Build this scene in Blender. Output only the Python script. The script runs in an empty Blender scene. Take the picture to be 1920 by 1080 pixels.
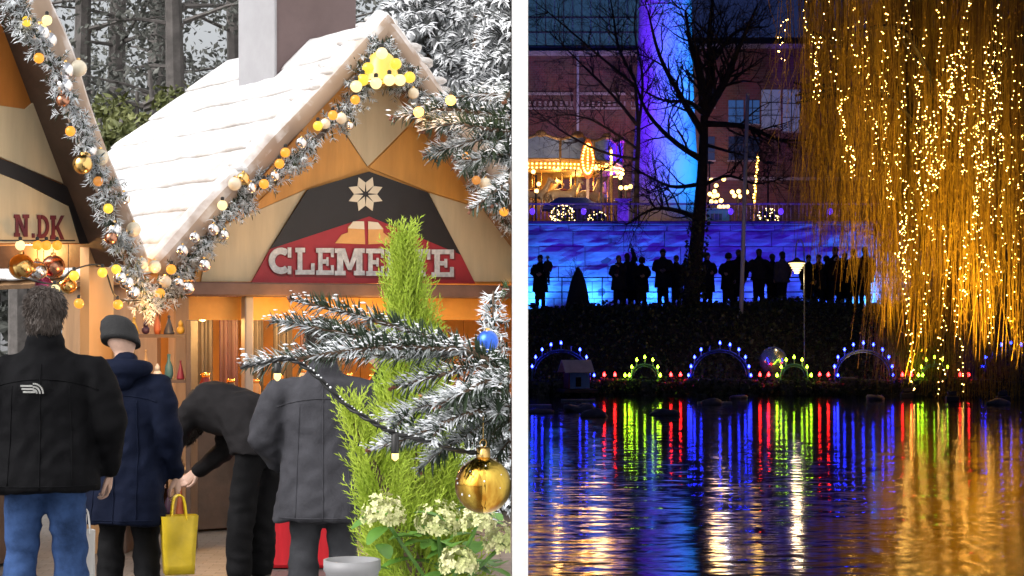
import bpy, bmesh, math, random
import numpy as np
from mathutils import Vector, Matrix, noise as mnoise

random.seed(7); RNG = np.random.default_rng(7)
SC = bpy.context.scene
COL = SC.collection
R = math.radians

# ------------------------------------------------------------------ camera
F = 3600.0                      # focal length in photo pixels (1920 wide)
CAMZ = 1.6
cam_data = bpy.data.cameras.new('camera')
cam_data.sensor_width = 36.0
cam_data.lens = 36.0 * F / 1920.0
cam_data.shift_y = 60.0 / 1920.0
cam_data.clip_start = 0.05
cam_data.clip_end = 2000.0
cam = bpy.data.objects.new('camera', cam_data)
cam.location = (0, 0, CAMZ)
cam.rotation_euler = (R(90), 0, 0)
COL.objects.link(cam)
SC.camera = cam

# ------------------------------------------------------------------ world: overcast winter daylight
SUN_EL, SUN_AZ = R(42), R(205)
world = bpy.data.worlds.new('World'); SC.world = world
world.use_nodes = True
wn = world.node_tree.nodes; wl = world.node_tree.links
wn.clear()
w_out = wn.new('ShaderNodeOutputWorld'); w_bg = wn.new('ShaderNodeBackground')
w_sky = wn.new('ShaderNodeTexSky'); w_sky.sky_type = 'NISHITA'; w_sky.sun_disc = False
w_sky.sun_elevation = SUN_EL; w_sky.sun_rotation = SUN_AZ
w_sky.air_density = 1.0; w_sky.dust_density = 6.0; w_sky.ozone_density = 1.0
w_hs = wn.new('ShaderNodeHueSaturation'); w_hs.inputs['Saturation'].default_value = 0.22
wl.new(w_sky.outputs[0], w_hs.inputs['Color']); wl.new(w_hs.outputs[0], w_bg.inputs[0])
w_bg.inputs[1].default_value = 0.15
wl.new(w_bg.outputs[0], w_out.inputs[0])

sun_d = bpy.data.lights.new('sun', 'SUN'); sun_d.energy = .5; sun_d.angle = R(60); sun_d.color = (1, .965, .92)
sun = bpy.data.objects.new('sun', sun_d); COL.objects.link(sun)
# direction towards the sun: veiled, high to the left
sdir = Vector((-math.sin(R(56)) * math.cos(SUN_EL), -math.cos(R(56)) * math.cos(SUN_EL), math.sin(SUN_EL)))
sun.rotation_euler = sdir.to_track_quat('Z', 'Y').to_euler()
w_sky.sun_rotation = math.atan2(sdir.x, sdir.y)

vs = SC.view_settings
vs.view_transform = 'Standard'; vs.look = 'None'; vs.exposure = 0.75; vs.gamma = 1.0
try: vs.use_curve_mapping = False
except Exception: pass
cy = SC.cycles
cy.use_denoising = True
try: cy.denoiser = 'OPENIMAGEDENOISE'
except Exception: pass
cy.max_bounces = 6; cy.diffuse_bounces = 3; cy.glossy_bounces = 3; cy.transmission_bounces = 4
cy.transparent_max_bounces = 6
cy.sample_clamp_indirect = 4.0
cy.caustics_reflective = False; cy.caustics_refractive = False
try: cy.use_light_tree = True
except Exception: pass

# ------------------------------------------------------------------ helpers
def P(px, py, d):
    """a point of the place that lies d metres down the view axis"""
    return Vector(((px - 960.0) / F * d, d, CAMZ + (600.0 - py) / F * d))

def nodes_of(m):
    m.use_nodes = True
    return m.node_tree.nodes, m.node_tree.links

MATS = {}
def mat(name, col, rough=.6, metal=0., var=.0, scale=6., bump=0., bscale=None, spec=.5, col2=None, coat=0., sheen=0., stretch=None, detail=6., alt=None):
    """principled material with a procedural colour variation and fine relief"""
    if name in MATS: return MATS[name]
    m = bpy.data.materials.new(name); n, l = nodes_of(m)
    b = n['Principled BSDF']
    b.inputs['Roughness'].default_value = rough; b.inputs['Metallic'].default_value = metal
    b.inputs['Specular IOR Level'].default_value = spec
    if coat: b.inputs['Coat Weight'].default_value = coat
    if sheen: b.inputs['Sheen Weight'].default_value = sheen
    c = (*col, 1)
    if var > 0 or col2 is not None or bump > 0:
        tc = n.new('ShaderNodeTexCoord'); mp = n.new('ShaderNodeMapping')
        if stretch: mp.inputs['Scale'].default_value = stretch
        l.new(tc.outputs['Object'], mp.inputs['Vector'])
    if var > 0 or col2 is not None:
        nz = n.new('ShaderNodeTexNoise'); nz.inputs['Scale'].default_value = scale; nz.inputs['Detail'].default_value = detail
        nz.inputs['Roughness'].default_value = .62
        l.new(mp.outputs[0], nz.inputs['Vector'])
        rp = n.new('ShaderNodeValToRGB')
        lo = col2 if col2 is not None else tuple(max(0, x * (1 - var)) for x in col)
        hi = col if col2 is not None else tuple(min(1, x * (1 + var)) for x in col)
        rp.color_ramp.elements[0].position = .32; rp.color_ramp.elements[0].color = (*lo, 1)
        rp.color_ramp.elements[1].position = .68; rp.color_ramp.elements[1].color = (*hi, 1)
        l.new(nz.outputs['Fac'], rp.inputs[0]); l.new(rp.outputs[0], b.inputs['Base Color'])
    else:
        b.inputs['Base Color'].default_value = c
    if bump > 0:
        nb = n.new('ShaderNodeTexNoise'); nb.inputs['Scale'].default_value = bscale or scale * 3; nb.inputs['Detail'].default_value = 5
        l.new(mp.outputs[0], nb.inputs['Vector'])
        bp = n.new('ShaderNodeBump'); bp.inputs['Strength'].default_value = 1; bp.inputs['Distance'].default_value = bump
        l.new(nb.outputs['Fac'], bp.inputs['Height']); l.new(bp.outputs[0], b.inputs['Normal'])
    MATS[name] = m
    return m

def glow(name, col, strength):
    if name in MATS: return MATS[name]
    m = bpy.data.materials.new(name); n, l = nodes_of(m)
    b = n['Principled BSDF']; b.inputs['Base Color'].default_value = (*[min(1, c) * .25 for c in col], 1)
    b.inputs['Roughness'].default_value = .3
    b.inputs['Emission Color'].default_value = (*col, 1); b.inputs['Emission Strength'].default_value = strength
    MATS[name] = m
    return m

def snowy(name, col, thr=.35, wid=.25, nscale=90., snow=(.86, .88, .92), col2=None, rough=.7, amount=1.0):
    """leaf or timber colour that carries snow on the faces looking up"""
    if name in MATS: return MATS[name]
    m = bpy.data.materials.new(name); n, l = nodes_of(m)
    b = n['Principled BSDF']; b.inputs['Roughness'].default_value = rough
    b.inputs['Specular IOR Level'].default_value = .25
    g = n.new('ShaderNodeNewGeometry'); sp = n.new('ShaderNodeSeparateXYZ'); l.new(g.outputs['True Normal'], sp.inputs[0])
    ab = sp.outputs['Z']
    tc = n.new('ShaderNodeTexCoord')
    nz = n.new('ShaderNodeTexNoise'); nz.inputs['Scale'].default_value = nscale; nz.inputs['Detail'].default_value = 3
    l.new(tc.outputs['Object'], nz.inputs['Vector'])
    ma = n.new('ShaderNodeMath'); ma.operation = 'MULTIPLY_ADD'; ma.inputs[1].default_value = 1.3; ma.inputs[2].default_value = -.65
    l.new(nz.outputs['Fac'], ma.inputs[0])
    ad = n.new('ShaderNodeMath'); ad.operation = 'ADD'; l.new(ab, ad.inputs[0]); l.new(ma.outputs[0], ad.inputs[1])
    mr = n.new('ShaderNodeMapRange'); mr.inputs['From Min'].default_value = thr - wid / 2; mr.inputs['From Max'].default_value = thr + wid / 2
    mr.inputs['To Max'].default_value = amount
    l.new(ad.outputs[0], mr.inputs['Value'])
    n2 = n.new('ShaderNodeTexNoise'); n2.inputs['Scale'].default_value = nscale * .25; l.new(tc.outputs['Object'], n2.inputs['Vector'])
    rp = n.new('ShaderNodeValToRGB'); c2 = col2 or tuple(c * .55 for c in col)
    rp.color_ramp.elements[0].position = .35; rp.color_ramp.elements[0].color = (*c2, 1)
    rp.color_ramp.elements[1].position = .65; rp.color_ramp.elements[1].color = (*col, 1)
    l.new(n2.outputs['Fac'], rp.inputs[0])
    mx = n.new('ShaderNodeMixRGB'); l.new(mr.outputs[0], mx.inputs[0]); l.new(rp.outputs[0], mx.inputs[1]); mx.inputs[2].default_value = (*snow, 1)
    l.new(mx.outputs[0], b.inputs['Base Color'])
    MATS[name] = m
    return m

def world_loc(o):
    v = Vector((0, 0, 0))
    while o is not None:
        v = v + Vector(o.location); o = o.parent
    return v

def tag(o, label=None, cat=None, group=None, kind=None):
    if label: o['label'] = label
    if cat: o['category'] = cat
    if group: o['group'] = group
    if kind: o['kind'] = kind
    return o

def thing(name, loc, label, cat, group=None, rotz=0.):
    o = bpy.data.objects.new(name, None); o.empty_display_size = .1
    COL.objects.link(o); o.location = loc; o.rotation_euler = (0, 0, rotz)
    return tag(o, label, cat, group)

def link_mesh(name, me, parent=None, loc=None):
    o = bpy.data.objects.new(name, me); COL.objects.link(o)
    if parent is not None: o.parent = parent
    if loc is not None: o.location = loc
    return o

def copy_tree(o, parent=None):
    c = o.copy(); COL.objects.link(c); c.parent = parent
    for ch in list(o.children): copy_tree(ch, c)
    return c

class MB:
    """collects shapes; build() links them as ONE mesh object"""
    def __init__(s): s.v = []; s.f = []; s.mi = []; s.cur = 0
    def add(s, vs, fs):
        b = len(s.v); s.v.extend([tuple(x) for x in vs]); s.f.extend([tuple(i + b for i in f) for f in fs]); s.mi.extend([s.cur] * len(fs)); return s
    def box(s, c, size, M=None, bev=0.):
        hx, hy, hz = [x / 2 for x in size]
        if bev > 0:
            b = min(bev, hx * .9, hy * .9, hz * .9); vs = []; c = Vector(c)
            # chamfered box: octagonal rings
            def ring(z, i):
                x, y = hx - i, hy - i
                k = b
                return [(-x + k, -y, z), (x - k, -y, z), (x, -y + k, z), (x, y - k, z), (x - k, y, z), (-x + k, y, z), (-x, y - k, z), (-x, -y + k, z)]
            rings = [ring(-hz, b * .7), ring(-hz + b, 0), ring(hz - b, 0), ring(hz, b * .7)]
            for r in rings: vs += [Vector(q) for q in r]
            if M is not None: vs = [M @ q for q in vs]
            vs = [q + c for q in vs]
            fs = [tuple(range(7, -1, -1)), tuple(range(24, 32))]
            for k in range(3):
                for j in range(8):
                    fs.append((k * 8 + j, k * 8 + (j + 1) % 8, k * 8 + 8 + (j + 1) % 8, k * 8 + 8 + j))
            return s.add(vs, fs)
        vs = [Vector((x, y, z)) for x in (-hx, hx) for y in (-hy, hy) for z in (-hz, hz)]
        if M is not None: vs = [M @ v for v in vs]
        vs = [v + Vector(c) for v in vs]
        return s.add(vs, [(0, 1, 3, 2), (4, 6, 7, 5), (0, 4, 5, 1), (2, 3, 7, 6), (0, 2, 6, 4), (1, 5, 7, 3)])
    def prism(s, pts, nrm, th):
        """polygon (3-D points) thickened along nrm from 0 to th"""
        n = len(pts); nrm = Vector(nrm).normalized()
        a = [Vector(p) for p in pts]
        area = Vector((0, 0, 0))
        for i in range(n): area += a[i].cross(a[(i + 1) % n])
        if area.dot(nrm) < 0: a = a[::-1]
        b = [p + nrm * th for p in a]
        fs = [tuple(range(n - 1, -1, -1)), tuple(range(n, 2 * n))] + [(i, (i + 1) % n, n + (i + 1) % n, n + i) for i in range(n)]
        return s.add(a + b, fs)
    def tube(s, pts, rad, n=6, cap=True, lat=None, ry=None):
        pts = [Vector(p) for p in pts]; m = len(pts)
        if not hasattr(rad, '__len__'): rad = [rad] * m
        if ry is None: ry = rad
        elif not hasattr(ry, '__len__'): ry = [ry] * m
        vs = []; prev = None
        for i, p in enumerate(pts):
            t = (pts[min(i + 1, m - 1)] - pts[max(i - 1, 0)])
            if t.length < 1e-9: t = Vector((0, 0, 1))
            t.normalize()
            if lat is not None:
                a = Vector(lat) - t * t.dot(Vector(lat)); 
                if a.length < 1e-4: a = t.orthogonal()
                a.normalize()
            elif prev is None:
                a = t.orthogonal().normalized()
            else:
                a = prev - t * t.dot(prev)
                a = a.normalized() if a.length > 1e-6 else t.orthogonal().normalized()
            prev = a; b = t.cross(a)
            for k in range(n):
                an = 2 * math.pi * k / n
                vs.append(p + a * (math.cos(an) * rad[i]) + b * (math.sin(an) * ry[i]))
        fs = []
        for i in range(m - 1):
            for k in range(n):
                fs.append((i * n + k, i * n + (k + 1) % n, (i + 1) * n + (k + 1) % n, (i + 1) * n + k))
        if cap:
            fs.append(tuple(range(n - 1, -1, -1))); fs.append(tuple(range((m - 1) * n, m * n)))
        return s.add(vs, fs)
    def lathe(s, c, prof, n=16, M=None):
        """profile [(r,z)...] about the z axis through c"""
        vs = []; fs = []; m = len(prof); c = Vector(c)
        for r, z in prof:
            for k in range(n):
                an = 2 * math.pi * k / n; q = Vector((r * math.cos(an), r * math.sin(an), z))
                vs.append((M @ q if M is not None else q) + c)
        for i in range(m - 1):
            for k in range(n): fs.append((i * n + k, i * n + (k + 1) % n, (i + 1) * n + (k + 1) % n, (i + 1) * n + k))
        fs.append(tuple(range(n - 1, -1, -1))); fs.append(tuple(range((m - 1) * n, m * n)))
        return s.add(vs, fs)
    def ball(s, c, r, nu=10, nv=7, sc=(1, 1, 1), M=None):
        prof = [(max(1e-4, math.sin(math.pi * i / nv)) , -math.cos(math.pi * i / nv)) for i in range(nv + 1)]
        b = len(s.v); s.lathe((0, 0, 0), prof, nu)
        c = Vector(c)
        for i in range(b, len(s.v)):
            q = Vector((s.v[i][0] * r * sc[0], s.v[i][1] * r * sc[1], s.v[i][2] * r * sc[2]))
            if M is not None: q = M @ q
            s.v[i] = tuple(q + c)
        return s
    def np(s, V, Fc):
        b = len(s.v); s.v.extend(map(tuple, V.tolist())); s.f.extend(map(tuple, (Fc + b).tolist())); s.mi.extend([s.cur] * len(Fc)); return s
    def mesh(s, name, mats, smooth=False, off=None):
        me = bpy.data.meshes.new(name)
        v = np.array(s.v, dtype=float) if s.v else np.zeros((0, 3))
        if off is not None and len(v): v = v - np.array(off)
        me.from_pydata(v.tolist(), [], s.f)
        if not isinstance(mats, (list, tuple)): mats = [mats]
        for m in mats: me.materials.append(m)
        if len(mats) > 1: me.polygons.foreach_set('material_index', s.mi)
        if smooth: me.polygons.foreach_set('use_smooth', [True] * len(me.polygons))
        me.update()
        return me
    def build(s, name, mats, parent=None, smooth=False, local=False, clip=None, label=None, kind=None):
        off = None
        if parent is not None and not local: off = tuple(world_loc(parent))
        if clip is not None and kind == 'stuff' and s.v:      # loose leaves and needles: drop those past the wall
            V = np.array(s.v); out = (V[:, 0] > -.003) if clip == 'L' else (V[:, 0] < .045)
            if out.any():
                keep = [not any(out[i] for i in f) for f in s.f]
                s.f = [f for f, k in zip(s.f, keep) if k]; s.mi = [f for f, k in zip(s.mi, keep) if k]
        me = s.mesh(name, mats, smooth, off)
        if clip is not None and kind != 'stuff': clip_mesh(me, clip, (off or (0, 0, 0)))
        o = link_mesh(name, me, parent)
        if label: o['label'] = label
        if kind: o['kind'] = kind
        return o

def clip_mesh(me, side, off=(0, 0, 0)):
    """trim what would pass through the dividing wall: 'L' keeps x < -0.003, 'R' keeps x > 0.04"""
    bm = bmesh.new(); bm.from_mesh(me)
    x = (-.003 if side == 'L' else .045) - off[0]
    r = bmesh.ops.bisect_plane(bm, geom=bm.verts[:] + bm.edges[:] + bm.faces[:], plane_co=(x, 0, 0),
                           plane_no=(1, 0, 0) if side == 'L' else (-1, 0, 0), clear_outer=True)
    ed = [e for e in r['geom_cut'] if isinstance(e, bmesh.types.BMEdge)]
    try: bmesh.ops.holes_fill(bm, edges=ed, sides=0)
    except Exception: pass
    bm.to_mesh(me); bm.free()

def shell_mesh(mb, name, mats, voxel, smooth_it=4, keep_mat=False):
    """closed pieces fused into one continuous surface"""
    me = mb.mesh(name + '_raw', mats)
    o = bpy.data.objects.new(name + '_raw', me); COL.objects.link(o)
    md = o.modifiers.new('r', 'REMESH'); md.mode = 'VOXEL'; md.voxel_size = voxel; md.use_smooth_shade = True
    if smooth_it:
        sm = o.modifiers.new('s', 'SMOOTH'); sm.iterations = smooth_it; sm.factor = .5
    dg = bpy.context.evaluated_depsgraph_get(); dg.update()
    out = bpy.data.meshes.new_from_object(o.evaluated_get(dg))
    out.name = name
    bpy.data.objects.remove(o); bpy.data.meshes.remove(me)
    out.materials.clear()
    for m in (mats if isinstance(mats, (list, tuple)) else [mats]): out.materials.append(m)
    out.polygons.foreach_set('use_smooth', [True] * len(out.polygons))
    return out

def smooth_path(pts, n):
    """Catmull-Rom through pts"""
    pts = [Vector(p) for p in pts]
    if len(pts) < 3:
        return [pts[0].lerp(pts[-1], i / (n - 1)) for i in range(n)]
    out = []; m = len(pts) - 1
    for i in range(n):
        t = i / (n - 1) * m; k = min(int(t), m - 1); u = t - k
        p0 = pts[max(k - 1, 0)]; p1 = pts[k]; p2 = pts[k + 1]; p3 = pts[min(k + 2, m)]
        out.append(.5 * ((2 * p1) + (p2 - p0) * u + (2 * p0 - 5 * p1 + 4 * p2 - p3) * u * u + (3 * p1 - p0 - 3 * p2 + p3) * u ** 3))
    return out

def norm_rows(a):
    return a / np.maximum(np.linalg.norm(a, axis=1, keepdims=True), 1e-9)

def needles(mb, path, per_m, L, w, spread=1.05, flat=.55, tip_taper=.12, up_bias=.35, rng=RNG):
    """needle blades along a twig: three-sided spindles that lean towards the tip"""
    pts = np.array([list(p) for p in path]); seg = np.diff(pts, axis=0); sl = np.linalg.norm(seg, axis=1)
    tot = sl.sum(); N = max(6, int(tot * per_m)); cs = np.concatenate([[0], np.cumsum(sl)])
    s = np.sort(rng.uniform(0, tot, N)); k = np.clip(np.searchsorted(cs, s, side='right') - 1, 0, len(sl) - 1)
    u = (s - cs[k]) / sl[k]; base = pts[k] + seg[k] * u[:, None]; T = norm_rows(seg[k])
    upv = np.tile(np.array([[0, 0, 1.]]), (N, 1)); side = norm_rows(np.cross(T, upv)); up = np.cross(side, T)
    phi = rng.uniform(0, 2 * math.pi, N)
    cx = np.cos(phi); cz = np.sin(phi) * flat + up_bias * rng.uniform(.2, 1, N)
    radial = norm_rows(side * cx[:, None] + up * cz[:, None])
    lean = rng.normal(spread, .13, N)
    D = norm_rows(radial * np.sin(lean)[:, None] + T * np.cos(lean)[:, None])
    tl = np.clip((tot - s) / max(tot * tip_taper, 1e-6), .55, 1.) * rng.uniform(.75, 1.12, N) * L
    wv = norm_rows(np.cross(D, upv) + 1e-6); tv = np.cross(wv, D); tv[tv[:, 2] < 0] *= -1
    ww = w * rng.uniform(.8, 1.2, N)[:, None]
    bend = np.array([[0, 0, -1.]]) * (tl * rng.uniform(-.02, .12, N))[:, None]
    m1 = base + D * (tl * .55)[:, None] - bend * .1; tip = base + D * tl[:, None] + bend
    V = np.stack([base - wv * ww * .5, base + wv * ww * .5, base + tv * ww * .5,
                  m1 - wv * ww * .62, m1 + wv * ww * .62, m1 + tv * ww * .5, tip], axis=1).reshape(-1, 3)
    tris = np.array([[0, 3, 5], [0, 5, 2], [2, 5, 4], [2, 4, 1], [1, 4, 3], [1, 3, 0], [3, 6, 5], [5, 6, 4], [4, 6, 3]])
    Fc = (np.arange(N)[:, None, None] * 7 + tris[None]).reshape(-1, 3)
    mb.np(V, Fc)

def leaf_quads(mb, C, size, rng=RNG, asp=.55, up=None):
    """many small folded leaves at centres C (Nx3)"""
    N = len(C); a = norm_rows(rng.normal(size=(N, 3)))
    if up is not None: a = norm_rows(a + np.array(up))
    b = norm_rows(np.cross(a, rng.normal(size=(N, 3)))); c = np.cross(a, b)
    sz = (size * rng.uniform(.6, 1.4, N))[:, None]
    V = np.stack([C - a * sz, C + b * sz * asp + c * sz * .12, C + a * sz, C - b * sz * asp + c * sz * .12], axis=1).reshape(-1, 3)
    i = np.arange(N)[:, None, None] * 4 + np.array([[0, 1, 2], [0, 2, 3]])[None]
    mb.np(V, i.reshape(-1, 3))

# ------------------------------------------------------------------ the dividing wall, the night sky and the ground
WALL_Y0, WALL_T = 2.0, .0167
M_whitewall = mat('white_wall_paint', (.80, .80, .79), .7, var=.03, scale=3, bump=.001, bscale=60)
w = MB()
w.prism([(0, WALL_Y0, -1.2), (0, 112, -1.2), (0, 112, 28), (0, 13, 7.2), (0, 9, 4.6), (0, WALL_Y0, 4.6)], (1, 0, 0), WALL_T)  # added partition between the two places, also a barrier against the daylight
o = w.build('added_dividing_wall', M_whitewall)
tag(o, 'added thin white wall seen end-on between the day market and the night lake', 'wall')

# night sky over the lake garden: an added dark box, open in front, to keep out the market's daylight
m_night = bpy.data.materials.new('night_sky'); n, l = nodes_of(m_night)
b = n['Principled BSDF']; b.inputs['Base Color'].default_value = (.004, .005, .012, 1); b.inputs['Roughness'].default_value = 1
b.inputs['Specular IOR Level'].default_value = 0
b.inputs['Emission Color'].default_value = (.10, .16, .55, 1); b.inputs['Emission Strength'].default_value = .075
s = MB(); X0, X1, YA, YB = .030, 60., 12.2, 110.
ZA, ZB, ZL = 6.8, 27., -4.
OX, OZ0, OZ1 = 6.2, -1.4, 5.6
def q(*p): s.add(p, [(0, 1, 2, 3)])
q((X0, YA, ZL), (X0, YB, ZL), (X0, YB, ZB), (X0, YA, ZA))
q((X1, YA, ZL), (X1, YB, ZL), (X1, YB, ZB), (X1, YA, ZA))
q((X0, YB, ZL), (X1, YB, ZL), (X1, YB, ZB), (X0, YB, ZB))
q((X0, YA, ZA), (X1, YA, ZA), (X1, YB, ZB), (X0, YB, ZB))
q((X0, YA, ZL), (X1, YA, ZL), (X1, YB, ZL), (X0, YB, ZL))
q((X0, YA, OZ1), (X1, YA, OZ1), (X1, YA, ZA), (X0, YA, ZA))
q((OX, YA, OZ0), (X1, YA, OZ0), (X1, YA, OZ1), (OX, YA, OZ1))
q((X0, YA, ZL), (X1, YA, ZL), (X1, YA, OZ0), (X0, YA, OZ0))
tag(s.build('sky_blocker', m_night), kind='structure')

m_pave = bpy.data.materials.new('paving'); n, l = nodes_of(m_pave); b = n['Principled BSDF']
tc = n.new('ShaderNodeTexCoord'); bk = n.new('ShaderNodeTexBrick'); bk.inputs['Scale'].default_value = 3.2
bk.inputs['Color1'].default_value = (.17, .165, .16, 1); bk.inputs['Color2'].default_value = (.12, .118, .115, 1); bk.inputs['Mortar'].default_value = (.06, .06, .06, 1)
bk.inputs['Mortar Size'].default_value = .012
l.new(tc.outputs['Object'], bk.inputs['Vector'])
l.new(bk.outputs['Color'], b.inputs['Base Color']); b.inputs['Roughness'].default_value = .45
bp = n.new('ShaderNodeBump'); bp.inputs['Distance'].default_value = .004; l.new(bk.outputs['Fac'], bp.inputs['Height']); bp.invert = True; l.new(bp.outputs[0], b.inputs['Normal'])
g = MB()
g.add([(-300, -80, 0), (-.002, -80, 0), (-.002, 300, 0), (-300, 300, 0)], [(0, 1, 2, 3)])
g.add([(-.002, -80, 0), (60, -80, 0), (60, 11.6, 0), (-.002, 11.6, 0)], [(0, 1, 2, 3)])
g.add([(.02, 11.6, 0), (60, 11.6, 0), (60, 11.6, -1.3), (.02, 11.6, -1.3)], [(0, 1, 2, 3)])
tag(g.build('ground', m_pave), kind='structure')
# =================================================================== LEFT: THE DAY MARKET
M_cream = mat('cream_painted_board', (.58, .48, .31), .55, var=.14, scale=5, detail=10, bump=.0015, bscale=30, stretch=(1, 1, .15))
M_orange = mat('orange_painted_board', (.62, .30, .065), .5, var=.18, scale=5, detail=10, bump=.0015, bscale=30, stretch=(1, 1, .15))
M_black = mat('black_painted_board', (.012, .012, .015), .5, var=.2, scale=5, bump=.001, bscale=40)
M_red = mat('red_painted_board', (.32, .016, .03), .5, var=.12, scale=5, bump=.001, bscale=40)
M_letter = mat('weathered_white_paint', (.66, .68, .70), .6, col2=(.33, .36, .40), scale=22, detail=9)
M_letter_edge = mat('dark_red_paint', (.16, .012, .02), .5)
M_wood = mat('warm_timber', (.30, .17, .08), .55, var=.3, scale=5, bump=.002, bscale=25, stretch=(1, 1, .2))
M_wood_dark = mat('dark_timber', (.075, .045, .03), .55, var=.3, scale=5, bump=.002, bscale=25)
M_beam = mat('brown_beam', (.12, .065, .05), .55, var=.25, scale=5, bump=.002)
M_snowroof = mat('snow_crust', (.80, .81, .83), .9, col2=(.50, .475, .46), scale=3.4, bump=.012, bscale=22, detail=9)
M_log = snowy('snowy_rind_log', (.52, .40, .31), thr=.35, wid=.6, nscale=7, col2=(.30, .22, .17), snow=(.86, .86, .88))
M_chim_grey = mat('grey_render', (.33, .33, .35), .7, var=.08, scale=3, bump=.002)
M_chim_brown = mat('brown_render', (.15, .105, .105), .7, var=.12, scale=3, bump=.002)
M_garland = snowy('frosted_garland', (.045, .075, .045), thr=.15, wid=.5, nscale=30, snow=(.74, .78, .82))
M_silver = mat('silver_ornament', (.82, .82, .84), .16, metal=1.)
M_goldball = mat('gold_ornament', (.85, .56, .20), .2, metal=1.)
M_copper = mat('copper_ornament', (.50, .25, .16), .25, metal=1.)
M_pearl = mat('pearl_ornament', (.80, .72, .55), .25, var=.03, coat=.4)
M_warmbulb = glow('warm_globe_bulb', (1., .36, .035), .75)
M_yellowbulb = glow('yellow_globe_bulb', (1., .62, .06), .72)
M_palebulb = glow('pale_globe_bulb', (1., .80, .36), .85)
M_dimbulb = glow('dim_globe_bulb', (1., .40, .08), .3)
M_cord = mat('black_cord', (.012, .012, .012), .4)
M_sock = mat('black_socket', (.015, .015, .015), .45)
Z = Vector((0, 0, 1))

class Frame:
    """facade frame: u runs right along the front, v runs back, n looks out"""
    def __init__(s, A, deg):
        s.A = Vector((A.x, A.y, 0)); a = R(deg)
        s.u = Vector((math.cos(a), math.sin(a), 0)); s.v = Vector((-math.sin(a), math.cos(a), 0)); s.n = -s.v
        s.M = Matrix((s.u, s.v, Z)).transposed()
    def p(s, a, b, z): return s.A + s.u * a + s.v * b + Z * z
    def hit(s, px, py, back):
        """where the sight line meets the plane that lies 'back' behind the rake plane"""
        d = Vector(((px - 960) / F, 1, (600 - py) / F)); o = Vector((0, 0, CAMZ))
        pl = s.A + s.v * back
        t = (pl - o).dot(s.n) / d.dot(s.n)
        return o + d * t
    def poly(s, mb, pts, back, th): mb.prism([s.hit(x, y, back) for x, y in pts], s.n, th); return mb

def bulb_mesh(name, r, m):
    b = MB(); b.ball((0, 0, 0), r, 12, 8); return b.mesh(name, m, smooth=True)
def string_bulb(parent, pos, r, m):
    """a globe bulb (> socket) that hangs from a garland"""
    me = BULBS.setdefault((m.name, r), bulb_mesh('bulb', r, m))
    o = link_mesh('bulb', me, parent, Vector(pos) - world_loc(parent))
    k = SOCK.get(r)
    if k is None:
        b = MB(); b.lathe((0, 0, 0), [(r * .34, r * .8), (r * .38, r * 1.5), (r * .2, r * 1.7)], 8); k = SOCK[r] = b.mesh('socket', M_sock)
    link_mesh('socket', k, o)
    return o
BULBS = {}; SOCK = {}; ORN = {}
def ornament(parent, pos, r, m):
    k = (m.name, round(r, 3))
    if k not in ORN:
        b = MB(); b.ball((0, 0, 0), r, 16, 11); me = b.mesh('bauble', m, smooth=True)
        c = MB(); c.lathe((0, 0, 0), [(r * .22, r * .95), (r * .22, r * 1.18), (r * .06, r * 1.22)], 8); cm = c.mesh('cap', M_goldball)
        ORN[k] = (me, cm)
    o = link_mesh('bauble', ORN[k][0], parent, Vector(pos) - world_loc(parent)); link_mesh('cap', ORN[k][1], o)
    return o

def snow_course(quad, nrm, nu, nv, th, amp, seed):
    """one lapped roof board under snow: an uneven slab; quad = top edge a-b, bottom edge d-c"""
    a, b, c, d = [Vector(p) for p in quad]; nrm = Vector(nrm).normalized(); mb = MB(); top = []; bot = []
    for j in range(nv + 1):
        for i in range(nu + 1):
            s, t = i / nu, j / nv
            p = a.lerp(b, s).lerp(d.lerp(c, s), t)
            h = th * (.45 + .75 * t) + amp * mnoise.noise(p * 2.1 + Vector((seed, 0, 0))) + amp * .5 * mnoise.noise(p * 6.3)
            edge = (d - a).normalized() * (amp * 1.6 * mnoise.noise(p * 3.1 + Vector((0, seed, 0)))) if j == nv else Vector((0, 0, 0))
            if j == nv: h *= .75
            top.append(p + nrm * h + edge); bot.append(p + edge)
    W = nu + 1
    fs = [(j * W + i, j * W + i + 1, (j + 1) * W + i + 1, (j + 1) * W + i) for j in range(nv) for i in range(nu)]
    mb.add(top, fs); mb.add(bot, [f[::-1] for f in fs])
    B = len(top)
    rim = [i for i in range(W)] + [j * W + nu for j in range(1, nv + 1)] + [nv * W + i for i in range(nu - 1, -1, -1)] + [j * W for j in range(nv - 1, 0, -1)]
    n = len(rim)
    mb.f += [(rim[k], rim[k] + B, rim[(k + 1) % n] + B, rim[(k + 1) % n]) for k in range(n)]; mb.mi += [0] * n
    return mb

def garland(parent, pts, r, per_m=130, n=40, clip='L'):
    path = smooth_path(pts, n); st = MB(); st.tube(path, .02, 6); st.build('garland_stem', M_wood_dark, parent, clip=clip)
    tw = MB(); rng = np.random.default_rng(int(abs(path[0].x) * 1000))
    L = sum((path[i + 1] - path[i]).length for i in range(n - 1))
    for k in range(int(L * per_m)):
        t = rng.uniform(0, n - 1.001); i = int(t); p = path[i].lerp(path[i + 1], t - i)
        d = Vector(rng.normal(size=3)); d.normalize(); d = (d + Vector((0, -.2, -.25))).normalized()
        e = p + d * (r * rng.uniform(.6, 1.25))
        needles(tw, [p, p.lerp(e, .5) + Vector((0, 0, -.01)), e], 180, .055, .006, spread=.9, flat=1, up_bias=.1, rng=rng)
    o = tw.build('garland_needles', M_garland, parent, clip=clip, kind='stuff')
    return path

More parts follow.
